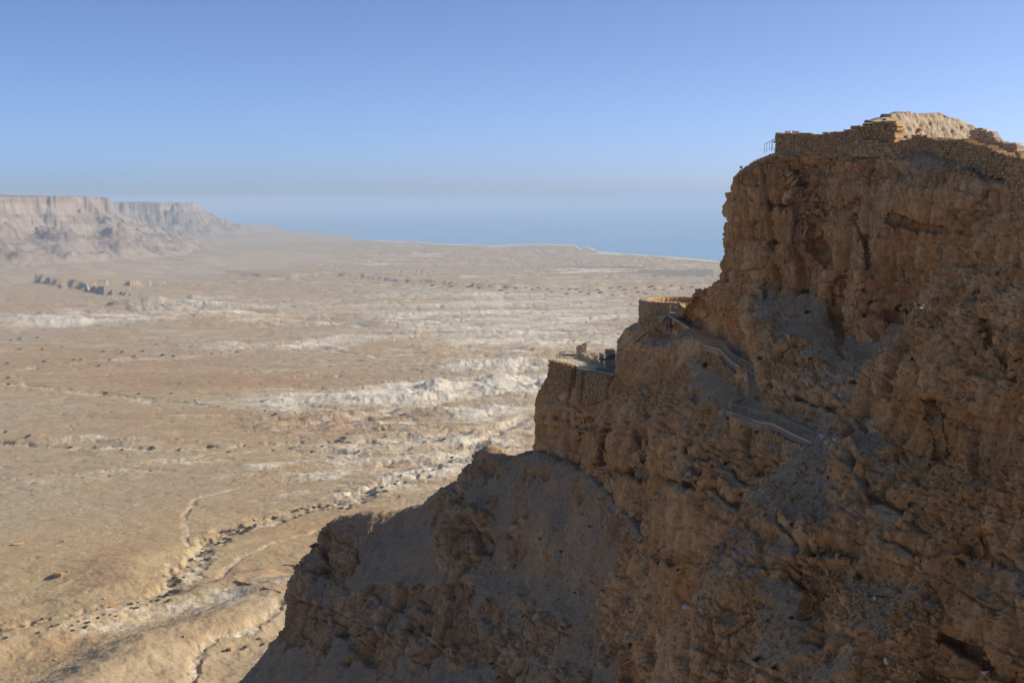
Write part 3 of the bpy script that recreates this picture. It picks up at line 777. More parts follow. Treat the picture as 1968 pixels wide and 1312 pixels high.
def flat_mat(name, c, rough=0.6, metal=0.0, var=0.15, scale=3.0):
    m, nt, b = new_mat(name)
    n = noise_tex(nt, scale, 5, 0.6, world_pos(nt))
    nt.links.new(mixc(nt, ramp(nt, n, 0.3, 0.7), tuple(x * (1 - var) for x in c), tuple(min(1, x * (1 + var)) for x in c)), b.inputs['Base Color'])
    b.inputs['Roughness'].default_value = rough; b.inputs['Metallic'].default_value = metal
    b.inputs['Specular IOR Level'].default_value = 0.3
    return m
def stone_mat(name, base, pale, rust):
    m, nt, b = new_mat(name)
    p = world_pos(nt)
    c = mixc(nt, ramp(nt, attr(nt, 'tone'), 0.0, 1.0), base, pale)
    c = mixc(nt, ramp(nt, noise_tex(nt, 0.8, 5, 0.6, p), 0.5, 0.72, 0, 0.7), c, rust)
    c = mixc(nt, ramp(nt, noise_tex(nt, 5.0, 5, 0.7, p), 0.35, 0.6, 0.4, 0), c, tuple(x * 0.5 for x in base))
    nt.links.new(c, b.inputs['Base Color'])
    bump(nt, b, noise_tex(nt, 6.0, 6, 0.7, p), 0.08, 0.8)
    return m
m_stone = stone_mat("masonry stone", (0.40, 0.235, 0.10), (0.56, 0.375, 0.195), (0.46, 0.24, 0.085))
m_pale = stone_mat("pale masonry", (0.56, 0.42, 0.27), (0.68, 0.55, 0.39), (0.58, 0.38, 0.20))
m_mud = stone_mat("earth core", (0.30, 0.20, 0.11), (0.36, 0.25, 0.15), (0.33, 0.19, 0.09))
m_plaster = stone_mat("old plaster", (0.38, 0.30, 0.21), (0.46, 0.375, 0.27), (0.34, 0.24, 0.15))
m_yel = flat_mat("buff painted steel", (0.42, 0.36, 0.20), 0.5, 0.0)
m_steel = flat_mat("grey steel", (0.30, 0.30, 0.29), 0.45, 0.3)
m_deck = flat_mat("grey deck boards", (0.25, 0.205, 0.16), 0.8, 0.0, 0.2, 1.5)
m_conc = flat_mat("concrete", (0.30, 0.28, 0.25), 0.9, 0.0, 0.15, 2.0)
m_kerb = flat_mat("pale kerb", (0.47, 0.36, 0.255), 0.85)
m_band = flat_mat("grey concrete band", (0.25, 0.19, 0.135), 0.9)
m_asph = flat_mat("path asphalt", (0.25, 0.195, 0.145), 0.95, 0.0, 0.2, 1.0)
m_pier = flat_mat("pinkish concrete pier", (0.42, 0.27, 0.17), 0.9)
m_floor = flat_mat("pale trodden floor", (0.60, 0.51, 0.36), 0.95, 0.0, 0.15, 0.8)
m_sign = flat_mat("white sign board", (0.78, 0.82, 0.88), 0.5, 0, 0.04)
m_dark = flat_mat("dark shade cloth", (0.055, 0.05, 0.05), 0.85)
m_pipe = flat_mat("grey pipe", (0.30, 0.28, 0.27), 0.6)
m_leaf = flat_mat("dusty leaves", (0.095, 0.095, 0.042), 0.8, 0, 0.45, 8.0)
m_leaf2 = flat_mat("dark acacia leaves", (0.105, 0.105, 0.055), 0.8, 0, 0.45, 0.6)
m_wood = flat_mat("dry bark", (0.16, 0.11, 0.07), 0.9)

def poly_at(pts, step):
    """points at an even step along a polyline, ends included"""
    pts = [np.asarray(p, float) for p in pts]
    L = np.concatenate([[0], np.cumsum([np.linalg.norm(b - a) for a, b in zip(pts, pts[1:])])])
    n = max(1, int(round(L[-1] / step)))
    s = np.linspace(0, L[-1], n + 1)
    A_ = np.array(pts)
    return [np.array([np.interp(t, L, A_[:, k]) for k in range(3)]) for t in s]

def courses(mb, base, top, thick=0.7, sw=0.45, sh_=0.30, rnd=None, jag=0.5, batter=0.0, face=None):
    """rubble masonry along a polyline: base = [(x,y,z)...], top = z at each of those points"""
    r = rnd or random
    base = np.array(base, float); top = np.array(top, float)
    L = np.concatenate([[0], np.cumsum(np.hypot(np.diff(base[:, 0]), np.diff(base[:, 1])))])
    def at_(t): return np.array([np.interp(t, L, base[:, k]) for k in range(3)])
    zlo = base[:, 2].min(); zhi = top.max()
    z = zlo + r.uniform(-.1, .1)
    while z < zhi + sh_ * 0.5:
        hc = sh_ * r.uniform(0.75, 1.3)
        t = -r.uniform(0, sw)
        while t < L[-1]:
            wd = sw * r.choice((0.5, 0.7, 0.9, 1.0, 1.2, 1.6)) * r.uniform(0.85, 1.15)
            tm = min(max(t + wd / 2, 0), L[-1])
            p = at_(tm); zt = float(np.interp(tm, L, top)) + r.uniform(-jag, jag) * sh_
            if p[2] - hc <= z and z + hc * 0.6 < zt and t + wd > 0.05:
                q = at_(min(tm + 0.05, L[-1])) - at_(max(tm - 0.05, 0)); rz = math.atan2(q[1], q[0])
                nrm = np.array([-math.sin(rz), math.cos(rz)])
                off = r.uniform(-0.07, 0.10) - (0.2 if r.random() < .08 else 0) + batter * (zt - z)
                c = np.array([p[0] + nrm[0] * off, p[1] + nrm[1] * off, z + hc / 2 + r.uniform(-.18, .18) * hc])
                x, y, h2 = wd * 0.49, thick / 2, hc * 0.48 * r.uniform(.75, 1.2)
                cs, sn = math.cos(rz), math.sin(rz); c8 = []
                for d in (-h2, h2):
                    for a_, b_ in ((-x, -y), (x, -y), (x, y), (-x, y)):
                        a2 = a_ * r.uniform(0.74, 1.02); b2 = b_ * r.uniform(0.86, 1.06); d2 = d * r.uniform(0.70, 1.06)
                        c8.append((c[0] + a2 * cs - b2 * sn, c[1] + a2 * sn + b2 * cs, c[2] + d2))
                mb.hexa(c8, r.random())
            t += wd
        z += hc
    core = MB()
    for i in range(len(base) - 1):
        a, b = base[i], base[i + 1]
        d = b - a; d[2] = 0; n_ = np.array([-d[1], d[0], 0]) / (np.linalg.norm(d) + 1e-9) * thick * 0.40
        core.hexa([a - n_, b - n_, b + n_, a + n_] + [np.array([*(q[:2]), zz - sh_ * 0.8]) for q, zz in ((a - n_, top[i]), (b - n_, top[i + 1]), (b + n_, top[i + 1]), (a + n_, top[i]))])
    return core
def wall(name, label, base, top, cat="stone wall", group=None, mat=None, **kw):
    b0 = np.array(base, float)
    o = empty(name, tuple(b0.mean(0) * (1, 1, 0) + (0, 0, b0[:, 2].min())), label, cat, group)
    mb = MB(); core = courses(mb, base, top, rnd=random.Random(name + label), **kw)
    mb.build("stonework", mat or m_stone, o); core.build("core", m_mud, o)
    return o
def pws(lst): return pw([(u, a, b, set_back(Y_)) for u, a, b, Y_ in lst])
def pw(lst):     # [(u, v_base, v_top, Y)] -> base points, top heights
    return [P(u, vb, Y_) for u, vb, vt, Y_ in lst], [P(u, vt, Y_)[2] for u, vb, vt, Y_ in lst]

# ------------------------------------------------------------------ the summit ruins
b_, t_ = pws([(1494, 300, 256, 206), (1530, 300, 255, 202), (1575, 300, 256, 197.5), (1610, 302, 252, 193.5), (1642, 302, 247, 190)], )
w1 = wall("stone_wall", "long straight rubble wall at the left end of the summit, bracket on its top", b_, t_, thick=1.0, sw=0.45, sh_=0.27, jag=0.5)
b_, t_ = pws([(1642, 300, 243, 189), (1660, 300, 239, 187), (1690, 298, 236, 184), (1706, 296, 230, 182), (1726, 296, 232, 180)])
wall("stone_wall", "squat block of wall stepping up beside the pale plastered summit ruin", b_, t_, thick=2.4, sw=0.6, sh_=0.36, jag=0.5)
b_, t_ = pws([(1646, 302, 270, 186), (1680, 302, 268, 182), (1720, 300, 270, 178), (1752, 298, 262, 175), (1768, 298, 257, 173.5), (1800, 296, 262, 170.5)])
wall("stone_wall", "broken wall of big squared blocks in front of the pale plastered ruin", b_, t_, thick=1.2, sw=0.75, sh_=0.42, jag=0.7)
b_, t_ = pws([(1800, 300, 264, 170), (1822, 305, 268, 166), (1850, 315, 266, 160), (1880, 325, 276, 154), (1915, 334, 284, 148), (1940, 342, 296, 144), (1985, 350, 304, 138)])
wall("stone_wall", "tall rubble wall dropping to the right below the pale plastered ruin", b_, t_, thick=1.6, sw=0.6, sh_=0.34, jag=0.6)
b_, t_ = pws([(1868, 290, 246, 186), (1905, 290, 252, 182), (1912, 290, 262, 181), (1930, 292, 272, 178), (1958, 296, 276, 174), (1961, 296, 292, 173.5)])
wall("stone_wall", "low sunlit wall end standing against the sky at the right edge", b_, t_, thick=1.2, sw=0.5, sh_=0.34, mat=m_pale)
b_, t_ = pw([(1946, 412, 330, 108), (1968, 418, 316, 104), (2030, 440, 300, 98), (2120, 450, 285, 90)])
wall("stone_wall", "near masonry wall of squared stones at the right edge of the buttress top", b_, t_, thick=1.1, sw=0.46, sh_=0.30)

def plaster_ruin():
    prof = [(1686, 236), (1700, 230), (1716, 226), (1722, 220), (1745, 216), (1772, 217), (1778, 221), (1800, 217), (1822, 218), (1832, 226), (1850, 229), (1866, 236), (1880, 243), (1888, 252)]
    n, m = 150, 42
    us = np.linspace(1686, 1888, n); tp = np.interp(us, [a for a, b in prof], [b for a, b in prof])
    Ys = np.interp(us, [1686, 1888], [197, 221])
    front = np.zeros((m, n, 3))
    for i in range(n):
        top = P(us[i], tp[i], Ys[i]); bot = P(us[i], 290, Ys[i])
        for j in range(m):
            front[j, i] = top * (j / (m - 1)) + bot * (1 - j / (m - 1))
    nv = np.array([0.72, -0.69, 0])
    V = front
    hgt = np.linspace(0, 1, m)[:, None]
    d = fbm(V / 1.4, 4) * 0.7 + ridged(V * np.array([1, 1, 0.5]) / 0.7, 3) * 0.32
    V = V + nv * (d - hgt * 0.9)[..., None]
    V[-1, :, 2] += fbm(V[-1] / 0.5, 3) * 0.5
    back = V[::-1] - nv * 1.7
    back = back + nv * (fbm(back / 1.0, 3) * 0.4)[..., None]
    A_ = np.concatenate([V, back], 0)
    f = grid_faces(A_.shape[0], n)
    t = fbm(A_ / 0.8, 3) * 1.2 + 0.5
    o = link_mesh("plastered_ruin", A_.reshape(-1, 3), f, m_plaster, attrs=dict(tone=np.clip(t, 0, 1)))
    tag(o, "pale sunlit plastered wall crowning the summit, rough broken top", "ruined wall")
plaster_ruin()

def cable(label, pts, r=0.07):
    mb = MB(); q = cubic(np.array([P(u, v, set_back(Y_)) for u, v, Y_ in pts]), [8] * (len(pts) - 1))
    mb.tube(q, r, 6)
    tag(mb.build("pipe", m_pipe), label, "pipe")
cable("grey hose looping down the end of the long summit wall", [(1634, 249, 189), (1629, 266, 189), (1631, 282, 188.5), (1642, 287, 187.5), (1651, 279, 186.4)])
cable("long grey hose sagging along the foot of the squared block wall", [(1652, 280, 185.8), (1658, 287, 185.2), (1673, 285, 183.2), (1688, 292, 181), (1712, 293, 178), (1745, 296, 174.6), (1768, 292, 172), (1790, 284, 169.4), (1812, 278, 166.6), (1828, 277, 165)])
cable("grey hose running down the dirt slope below the tall rubble wall", [(1834, 280, 164.5), (1846, 296, 161.8), (1853, 312, 160), (1863, 321, 158), (1886, 331, 154)])
cable("short curl of grey hose hanging at the right end of the rubble wall", [(1914, 328, 147.4), (1918, 337, 146.4), (1930, 338, 144.8), (1942, 331, 143.8)])
cable("dark thin pipe sticking out at the right edge of the summit", [(1950, 292, 150), (1968, 291, 148), (2000, 291, 145)], 0.05)

def gap_tube(mb, pts, r): mb.tube(pts, r, 6)
def railing(name, label, pts, h=1.1, step=1.8, mat=None, rails=2, bars=0.13, group=None, post_r=0.03, cat="railing"):
    mat = mat or m_yel
    pts = [np.asarray(p, float) for p in pts]
    o = empty(name, tuple(pts[0]), label, cat, group)
    up = np.array([0, 0, h])
    stp = poly_at(pts, step)
    mb = MB(); mb.tube([p + up for p in poly_at(pts, 0.6)], 0.034, 6); mb.build("handrail", mat, o)
    if rails > 1:
        mb = MB(); mb.tube([p + up * 0.12 for p in poly_at(pts, 0.6)], 0.022, 5); mb.build("bottom_rail", mat, o)
    for p in stp:
        mb = MB(); mb.tube([p - (0, 0, 0.15), p + up], post_r, 6); mb.build("post", mat, o)
    if bars:
        for a, b in zip(stp, stp[1:]):
            mb = MB(); n = max(2, int(np.linalg.norm(b - a) / bars))
            for k in range(1, n):
                q = a + (b - a) * k / n
                mb.beam(q + up * 0.12, q + up * 0.98, 0.016, 0.016)
            mb.build("baluster_panel", mat, o)
    return o
railing("railing", "dark steel fence against the sky beside the left end of the summit wall", [P(1469, 293, 209), P(1475, 290, 208), P(1482, 287, 207), P(1491, 285, 206)], 1.2, 0.75, m_steel, bars=0.0)
mb = MB(); mb.tube([P(1483, 292, 207.3), P(1483, 270, 207.3), P(1486, 268, 207), P(1493, 268, 206.3)], 0.04); tag(mb.build("handrail", m_steel), "bent steel handrail hoop behind the dark summit fence", "handrail")
o = empty("metal_bracket", tuple(P(1515, 256, 203.6)), "small square metal hoop fixed on top of the long summit wall", "bracket")
mb = MB(); mb.tube([P(1513, 258, 203.6), P(1513, 252, 203.6), P(1518.5, 252, 203.2), P(1518.5, 258, 203.2)], 0.035); mb.build("hoop", m_steel, o)
mb = MB(); mb.beam(P(1496, 257.5, 205.5), P(1522, 256.5, 203), 0.25, 0.1); mb.build("base_plate", m_steel, o)
c = P(1425, 327, 209)
o = empty("floodlight", tuple(c), "small floodlight on the cliff edge at the left of the summit", "floodlight")
mb = MB(); mb.tube([c - (0, 0, 0.6), c + (0, 0, 0.25)], 0.03); mb.build("bracket", m_steel, o)
mb = MB(); mb.tube([c + (-0.16, 0, 0.30), c + (0.0, 0.02, 0.42), c + (0.16, 0.03, 0.52)], [0.22, 0.24, 0.14], 10); mb.build("lamp_housing", m_steel, o)

# ------------------------------------------------------------------ the path on its ledge
U_ = [(1329, 640, 233), (1331, 646, 231), (1341, 657, 228), (1355, 664, 224), (1387, 672, 216), (1395, 682, 212), (1409, 697, 208), (1428, 707, 204.5), (1447, 716.5, 201.5), (1457, 725, 199.2), (1462, 733, 197)]
L_ = [(1462, 747, 195), (1446, 757, 192.4), (1430, 765, 190.5), (1412, 771, 188.6), (1404, 777, 187), (1399, 786, 184.6), (1398, 791, 183.3), (1429, 800, 180.5), (1455, 809.6, 177), (1488, 815, 173.5), (1517, 830, 169.5), (1540, 841, 167), (1562, 851, 164.8)]
up_pts = [P(*q) for q in U_]; lo_pts = [P(*q) for q in L_]
def ribbon(name, pts, width, mat, dz=0.0, inward=1.0, thick=0.3):
    q = poly_at(pts, 0.5); n = len(q); V = []
    for i, p in enumerate(q):
        d = q[min(i + 1, n - 1)] - q[max(i - 1, 0)]; nrm = np.array([-d[1], d[0], 0]) * inward; nrm /= np.linalg.norm(nrm) + 1e-9
        V.append((p + (0, 0, dz), p + nrm * width + (0, 0, dz), p + nrm * width + (0, 0, dz - thick), p + (0, 0, dz - thick)))
    V = np.array(V).reshape(-1, 3); f = []
    for i in range(n - 1):
        for a in range(4):
            b = (a + 1) % 4
            f.append((4 * i + a, 4 * i + b, 4 * i + 4 + b, 4 * i + 4 + a))
    f += [(3, 2, 1, 0), (4 * n - 4, 4 * n - 3, 4 * n - 2, 4 * n - 1)]
    return link_mesh(name, V, f, mat)
tag(ribbon("path", up_pts, 2.3, m_asph, 0.03, 1.0), kind='structure')
lowpoly = lo_pts + [P(1590, 838, 162.5), P(1540, 812, 171.5), P(1496, 799, 178), P(1462, 778, 185), P(1466, 762, 191)]
link = MB(); n_ = len(lowpoly)
link.v = [tuple(p + (0, 0, 0.03)) for p in lowpoly] + [tuple(p - (0, 0, 0.3)) for p in lowpoly]; link.t = [0.5] * len(link.v)
link.f = [tuple(range(n_))[::-1], tuple(range(n_, 2 * n_))] + [(i, (i + 1) % n_, n_ + (i + 1) % n_, n_ + i) for i in range(n_)]
tag(link.build("path", m_asph), kind='structure')
def retaining(label, pts, h1, h2):
    q = poly_at(pts, 0.6); n = len(q); o = empty("retaining_wall", tuple(q[0]), label, "retaining wall")
    def offs(k):
        out = []
        for i, p in enumerate(q):
            d = q[min(i + 1, n - 1)] - q[max(i - 1, 0)]; nr = np.array([-d[1], d[0], 0]); nr /= np.linalg.norm(nr) + 1e-9
            out.append(p - nr * k)
        return out
    kb = MB(); cb = MB(); e0 = offs(-0.04); e1 = offs(0.16)
    for i in range(n - 1):
        kb.hexa([e0[i] - (0, 0, .12), e0[i + 1] - (0, 0, .12), e1[i + 1] - (0, 0, .12), e1[i] - (0, 0, .12), e0[i] + (0, 0, .14), e0[i + 1] + (0, 0, .14), e1[i + 1] + (0, 0, .14), e1[i] + (0, 0, .14)])
    kb.build("kerb", m_kerb, o)
    e2 = offs(0.10)
    for i in range(n - 1):
        cb.hexa([p - (0, 0, h1) for p in (e0[i], e0[i + 1], e2[i + 1], e2[i])] + [p - (0, 0, .12) for p in (e0[i], e0[i + 1], e2[i + 1], e2[i])])
    cb.build("concrete_band", m_band, o)
    mb = MB(); rr_ = random.Random(label)
    b = [p - (0, 0, h2) for p in offs(0.22)]; core = courses(mb, b, [p[2] - h1 + 0.05 for p in q], thick=0.7, sw=0.38, sh_=0.24, rnd=rr_, batter=-0.10)
    mb.build("masonry", m_stone, o); core.build("core", m_mud, o)
retaining("curving rubble retaining wall under the upper length of the path", up_pts[1:-1], 1.0, 3.4)
retaining("rubble retaining wall under the lower length of the path", lo_pts[6:], 0.8, 3.2)
railing("railing", "long buff railing winding along the upper length of the cliff path", [p + (0.12, 0.02, 0.1) for p in up_pts])
railing("railing", "buff railing with solid kick board round the inner bend of the path", [p + (0.1, 0, 0.1) for p in lo_pts[:6]], 1.2, 1.9)
railing("railing", "buff railing along the lower length of the path above the rubble wall", [p + (0.12, 0.05, 0.1) for p in lo_pts[5:]], 1.15, 2.0)
railing("railing", "short buff railing rising to the right behind the white boulder", [P(1572, 838, 160), P(1594, 832, 158.5), P(1618, 826, 157)], 1.1, 1.4)
railing("railing", "faint yellow rail on the rocks at the bottom of the slope", [P(1286, 1114, 196), P(1318, 1101, 188), P(1352, 1094, 180)], 1.0, 2.2, bars=0.0)

# ------------------------------------------------------------------ the round terrace
def round_terrace():
    cx, cy, zr = 31.6, 256.2, 381.85
    o = empty("round_terrace", (cx, cy, 374), "round stone terrace with a pale ring of wall, half way down the prow", "terrace")
    def ring(ro, ri, z0, ztop, name, mat, seed, drop=True):
        n, hl = 260, 26
        an = np.linspace(R(20), R(380), n)
        def tops(a):
            d = np.degrees(a) % 360
            return ztop - (0.9 * np.exp(-((d - 268) / 9) ** 2) + 0.5 * np.exp(-((d - 285) / 8) ** 2) if drop else 0)
        prof = [(ro + 0.25 * (1 - k / hl), k / hl) for k in range(hl + 1)] + [(ro + (ri - ro) * k / 5, 1.0) for k in range(1, 6)] + [(ri, 1 - k / 8 * 0.6) for k in range(1, 9)]
        V = np.zeros((len(prof), n, 3))
        for j, (r_, k) in enumerate(prof):
            V[j, :, 0] = cx + r_ * np.cos(an); V[j, :, 1] = cy + r_ * np.sin(an); V[j, :, 2] = z0 + (tops(an) - z0) * k
        f1, f2, cid, tl = worley(np.stack([V[..., 0] * 1.6, V[..., 1] * 1.6, V[..., 2] * 2.6], -1) + seed)
        dsp = (cid - .5) * 0.26 - 0.20 * (1 - sstep(0, .12, f2 - f1)) + fbm(V / 1.2, 3) * .12
        rad = np.stack([np.cos(an), np.sin(an), 0 * an], -1)[None]
        V = V + rad * dsp[..., None]; V[..., 2] += (cid - .5) * 0.18
        ob = link_mesh(name, (V - np.array(o.location)).reshape(-1, 3), grid_faces(len(prof), n), mat, o, attrs=dict(tone=cid, dirt=np.zeros_like(cid)))
    ring(8.3, 6.9, 373.0, zr, "outer_wall", m_stone, 3)
    cap = MB(); rr_ = random.Random(5)
    for k in range(230):
        a = R(k * 360 / 230); d = math.degrees(a) % 360
        if 258 < d < 284 : continue
        for r_ in (7.2, 7.65, 8.05):
            cap.box((cx + r_ * math.cos(a), cy + r_ * math.sin(a), zr + 0.03 + rr_.uniform(-.05, .06)), (0.5, 0.24, 0.2), a + rr_.uniform(-.2, .2), rr_.random())
    cap.build("wall_cap", m_pale, o)
    ring(4.9, 4.2, 379.5, 381.0, "inner_wall", m_pale, 9, False)
    mb = MB(); n = 60
    mb.v = [(cx + 7.2 * math.cos(2 * math.pi * k / n), cy + 7.2 * math.sin(2 * math.pi * k / n), 380.65) for k in range(n)] + [(cx + 7.2 * math.cos(2 * math.pi * k / n), cy + 7.2 * math.sin(2 * math.pi * k / n), 379.0) for k in range(n)]
    mb.t = [.5] * (2 * n); mb.f = [tuple(range(n)), tuple(range(n, 2 * n))[::-1]] + [(k + n, (k + 1) % n + n, (k + 1) % n, k) for k in range(n)]
    mb.build("floor", m_floor, o)
    rub = MB()
    for k in range(230):
        a, r_ = rr_.uniform(0, 6.28), 6.8 * math.sqrt(rr_.random()); s_ = rr_.uniform(.12, .4)
        rub.box((cx + r_ * math.cos(a), cy + r_ * math.sin(a), 380.65 + s_ * .3), (s_, s_ * rr_.uniform(.6, 1.3), s_ * .8), rr_.uniform(0, 3), rr_.random())
    tag(rub.build("rubble", m_pale), kind='stuff')
round_terrace()
b_, t_ = pw([(1236, 634, 611, 251), (1252, 632, 606, 249), (1272, 632, 608, 247), (1284, 634, 612, 246)])
wall("stone_wall", "low stepped footing wall under the front of the round terrace", b_, t_, thick=1.6, sw=0.5, sh_=0.32)

# ------------------------------------------------------------------ stairs, landing and ramp of steel
S_ = [P(1282, 603, 244), P(1261, 627, 247), P(1250, 630, 249), P(1230, 645, 253), P(1206, 669, 258), P(1183, 684, 262)]
def stairs():
    o = empty("steel_staircase", tuple(S_[-1]), "steel staircase descending from the landing down the left side of the prow", "staircase")
    wd = np.array([0.9, 0.35, 0]) * 1.3
    for side, nm in ((0.0, 'stringer'), (1.0, 'stringer')):
        mb = MB()
        for a, b in zip(S_, S_[1:]): mb.beam(a + wd * side, b + wd * side, 0.07, 0.28)
        mb.build(nm, m_yel, o)
    q = [p for i, (a, b) in enumerate(zip(S_, S_[1:])) for p in (poly_at([a, b], 0.32)[:-1])]
    mb = MB()
    for p in q:
        mb.hexa([p + (-.14, -.05, -.03), p + wd + (-.14, -.05, -.03), p + wd + (.14, .05, -.03), p + (.14, .05, -.03), p + (-.14, -.05, .02), p + wd + (-.14, -.05, .02), p + wd + (.14, .05, .02), p + (.14, .05, .02)])
    tr = mb.build("treads", m_deck, o)
    up = np.array([0, 0, 1.15])
    for side in (0, 1):
        mb = MB(); mb.tube([p + up + wd * side for p in poly_at(S_, .6)], .034); mb.build("handrail", m_yel, o)
        st = poly_at(S_, 1.6)
        for p in st:
            mb = MB(); mb.tube([p + wd * side, p + wd * side + up], .03); mb.build("post", m_yel, o)
        if side == 0:
            for a, b in zip(st, st[1:]):
                mb = MB(); n = 10
                for k in range(1, n): mb.beam(a + (b - a) * k / n + up * .1, a + (b - a) * k / n + up * .97, .015, .015)
                mb.build("baluster_panel", m_yel, o)
    for p, dz in ((S_[1], 2.6), (S_[2], 2.6), (S_[3], 1.8), (S_[0] * .6 + S_[1] * .4, 4.0)):
        mb = MB(); mb.beam(p + (0, 0, -.1), p + (0, 0, -dz), .1, .1); mb.build("support_post", m_steel, o)
stairs()
LA = [P(1283, 603.5, 243.5), P(1303, 601, 242), P(1321, 597, 244), P(1318, 594, 249.5), P(1292, 597, 250)]
RA = [P(1283, 604, 243.3), P(1326, 630, 232.4)]
def walkway():
    o = empty("steel_walkway", tuple(RA[1]), "raised steel ramp and landing on posts joining the path to the round terrace", "walkway")
    zl = LA[0][2]
    mb = MB(); n = len(LA); mb.v = [(p[0], p[1], zl) for p in LA] + [(p[0], p[1], zl - .16) for p in LA]; mb.t = [.5] * 2 * n
    mb.f = [tuple(range(n)), tuple(range(n, 2 * n))[::-1]] + [(i, i + n, (i + 1) % n + n, (i + 1) % n) for i in range(n)]
    mb.build("landing_deck", m_kerb, o)
    a, b = RA[0].copy(), RA[1].copy(); side = np.array([1.0, 0.55, 0]); side = side / np.linalg.norm(side) * 2.0
    b[2] = P(1326, 630, 232.4)[2]
    mb = MB(); mb.hexa([a - (0, 0, .1), b - (0, 0, .1), b + side - (0, 0, .1), a + side - (0, 0, .1), a + (0, 0, .03), b + (0, 0, .03), b + side + (0, 0, .03), a + side + (0, 0, .03)][::1]); mb.build("ramp_deck", m_deck, o)
    for s_ in (0, 1):
        mb = MB(); mb.beam(a + side * s_ * 1.02 - (0, 0, .12), b + side * s_ * 1.02 - (0, 0, .12), .1, .3); mb.build("edge_beam", m_kerb, o)
    for u, v0, v1, Y_ in ((1280, 603, 632, 243), (1286.5, 605, 632, 241), (1307, 618, 636, 237), (1297.5, 612, 624, 241)):
        mb = MB(); mb.beam(P(u, v0, Y_), P(u, v1, Y_), .13, .13); mb.build("support_post", m_steel, o)
    mb = MB(); mb.beam(P(1280, 617, 243), P(1287, 617, 241), .07, .07); mb.beam(P(1281, 625, 243), P(1287, 619, 241), .06, .06); mb.build("brace", m_steel, o)
    return a, b, side
ra, rb, rside = walkway()
for u0, u1, v0, v1, Y_, lb in ((1276, 1281, 629, 642, 243, "squat pinkish concrete pier left under the landing"), (1284, 1288.5, 631, 642, 241, "small pinkish concrete pier under the top of the ramp"), (1302, 1306.5, 634, 650, 237, "tall pinkish concrete pier under the middle of the ramp"),
                               (1254, 1259, 629, 643, 247.5, "pinkish concrete pier under the turn of the staircase"), (1244, 1250, 639, 650, 250, "lowest pinkish concrete pier under the staircase"), (1296, 1300, 622, 636, 241.5, "pinkish concrete pier in the shade behind the ramp posts")):
    a, b = P((u0 + u1) / 2, v0, Y_), P((u0 + u1) / 2, v1, Y_); wd_ = (u1 - u0) * Y_ / F
    mb = MB(); mb.beam(a, b, wd_, wd_ * .9); mb.box(a + (0, 0, 0.02), (wd_ * 1.08, wd_ * 1.0, .06)); tag(mb.build("pier", m_pier), lb, "pier", "piers under the steel walkway")
railing("railing", "sunlit buff railing round the front of the landing above the staircase", [p * (1, 1, 0) + (0, 0, LA[0][2]) for p in (LA[4], LA[0], LA[1])], 1.2, 1.3)
railing("railing", "buff railing on the far side of the ramp down from the landing", [ra + rside + (0, 0, .05), rb + rside + (0, 0, .05), P(1333.5, 634, 231.6)], 1.15, 1.7)
railing("railing", "farther buff railing behind the ramp, climbing to the cliff foot", [P(1318, 611, 243), P(1342, 625, 236)], 1.1, 1.6)
def sign(label, u0, u1, v0, v1, Y_, vb):
    o = empty("info_sign", tuple(P((u0 + u1) / 2, vb, Y_)), label, "sign")
    mb = MB(); a, b = P(u0, v0, Y_), P(u1, v1, Y_)
    mb.hexa([(a[0], Y_, b[2]), (b[0], Y_, b[2]), (b[0], Y_ + .05, b[2] + .06), (a[0], Y_ + .05, b[2] + .06), (a[0], Y_ + .12, a[2]), (b[0], Y_ + .12, a[2]), (b[0], Y_ + .17, a[2]), (a[0], Y_ + .17, a[2])]); mb.build("board", m_sign, o)
    mb = MB(); mb.tube([P((u0 + u1) / 2, vb, Y_ + .25), P((u0 + u1) / 2, v0 + 1, Y_ + .25)], .03); mb.build("post", m_steel, o)
sign("white information board on the landing by the round terrace", 1297, 1303, 587.5, 593, 244.5, 601)

# ------------------------------------------------------------------ the lower terrace
def lower_terrace():
    zf = 367.8
    fl = [(8.5, 283), (13.4, 271), (14.0, 269.3), (14.9, 267), (18.7, 258.6), (21.0, 262), (20.0, 274), (16.5, 291), (10.5, 292)]
    mb = MB(); n = len(fl); mb.v = [(x, y, zf) for x, y in fl] + [(x, y, zf - 0.55) for x, y in fl]; mb.t = [.5] * 2 * n
    mb.f = [tuple(range(n)), tuple(range(n, 2 * n))[::-1]] + [(i, i + n, (i + 1) % n + n, (i + 1) % n) for i in range(n)]
    tag(mb.build("terrace_floor", m_floor), kind='structure')
lower_terrace()
def fx(Y_): return 8.4 + (283 - Y_) * 0.407
def frontwall(name, label, Ya, Yb, z0a, z0b, zt=367.9, off=-.35, batter=0.12, **kw):
    n_ = 5
    ys = np.linspace(Ya, Yb, n_); zz = np.linspace(z0a, z0b, n_)
    wall(name, label, [(fx(y) + off, y + off * .4, z) for y, z in zip(ys, zz)], [zt + random.uniform(-.1, .1) for _ in ys], batter=-batter, **kw)
frontwall("stone_wall", "dark rubble wall under the left front edge of the lower terrace", 283.2, 273.2, 361.5, 361.0, thick=1.0, sw=.42, sh_=.28)
frontwall("stone_wall", "narrow stone pier between the two dark openings of the lower terrace", 270.8, 269.2, 361.0, 361.0, zt=367.4, thick=1.0, sw=.4, sh_=.28, batter=.04)
frontwall("stone_wall", "coursed stone wall right of the dark openings under the lower terrace", 266.9, 258.2, 361.0, 363.5, zt=367.7, thick=1.0, sw=.42, sh_=.26)
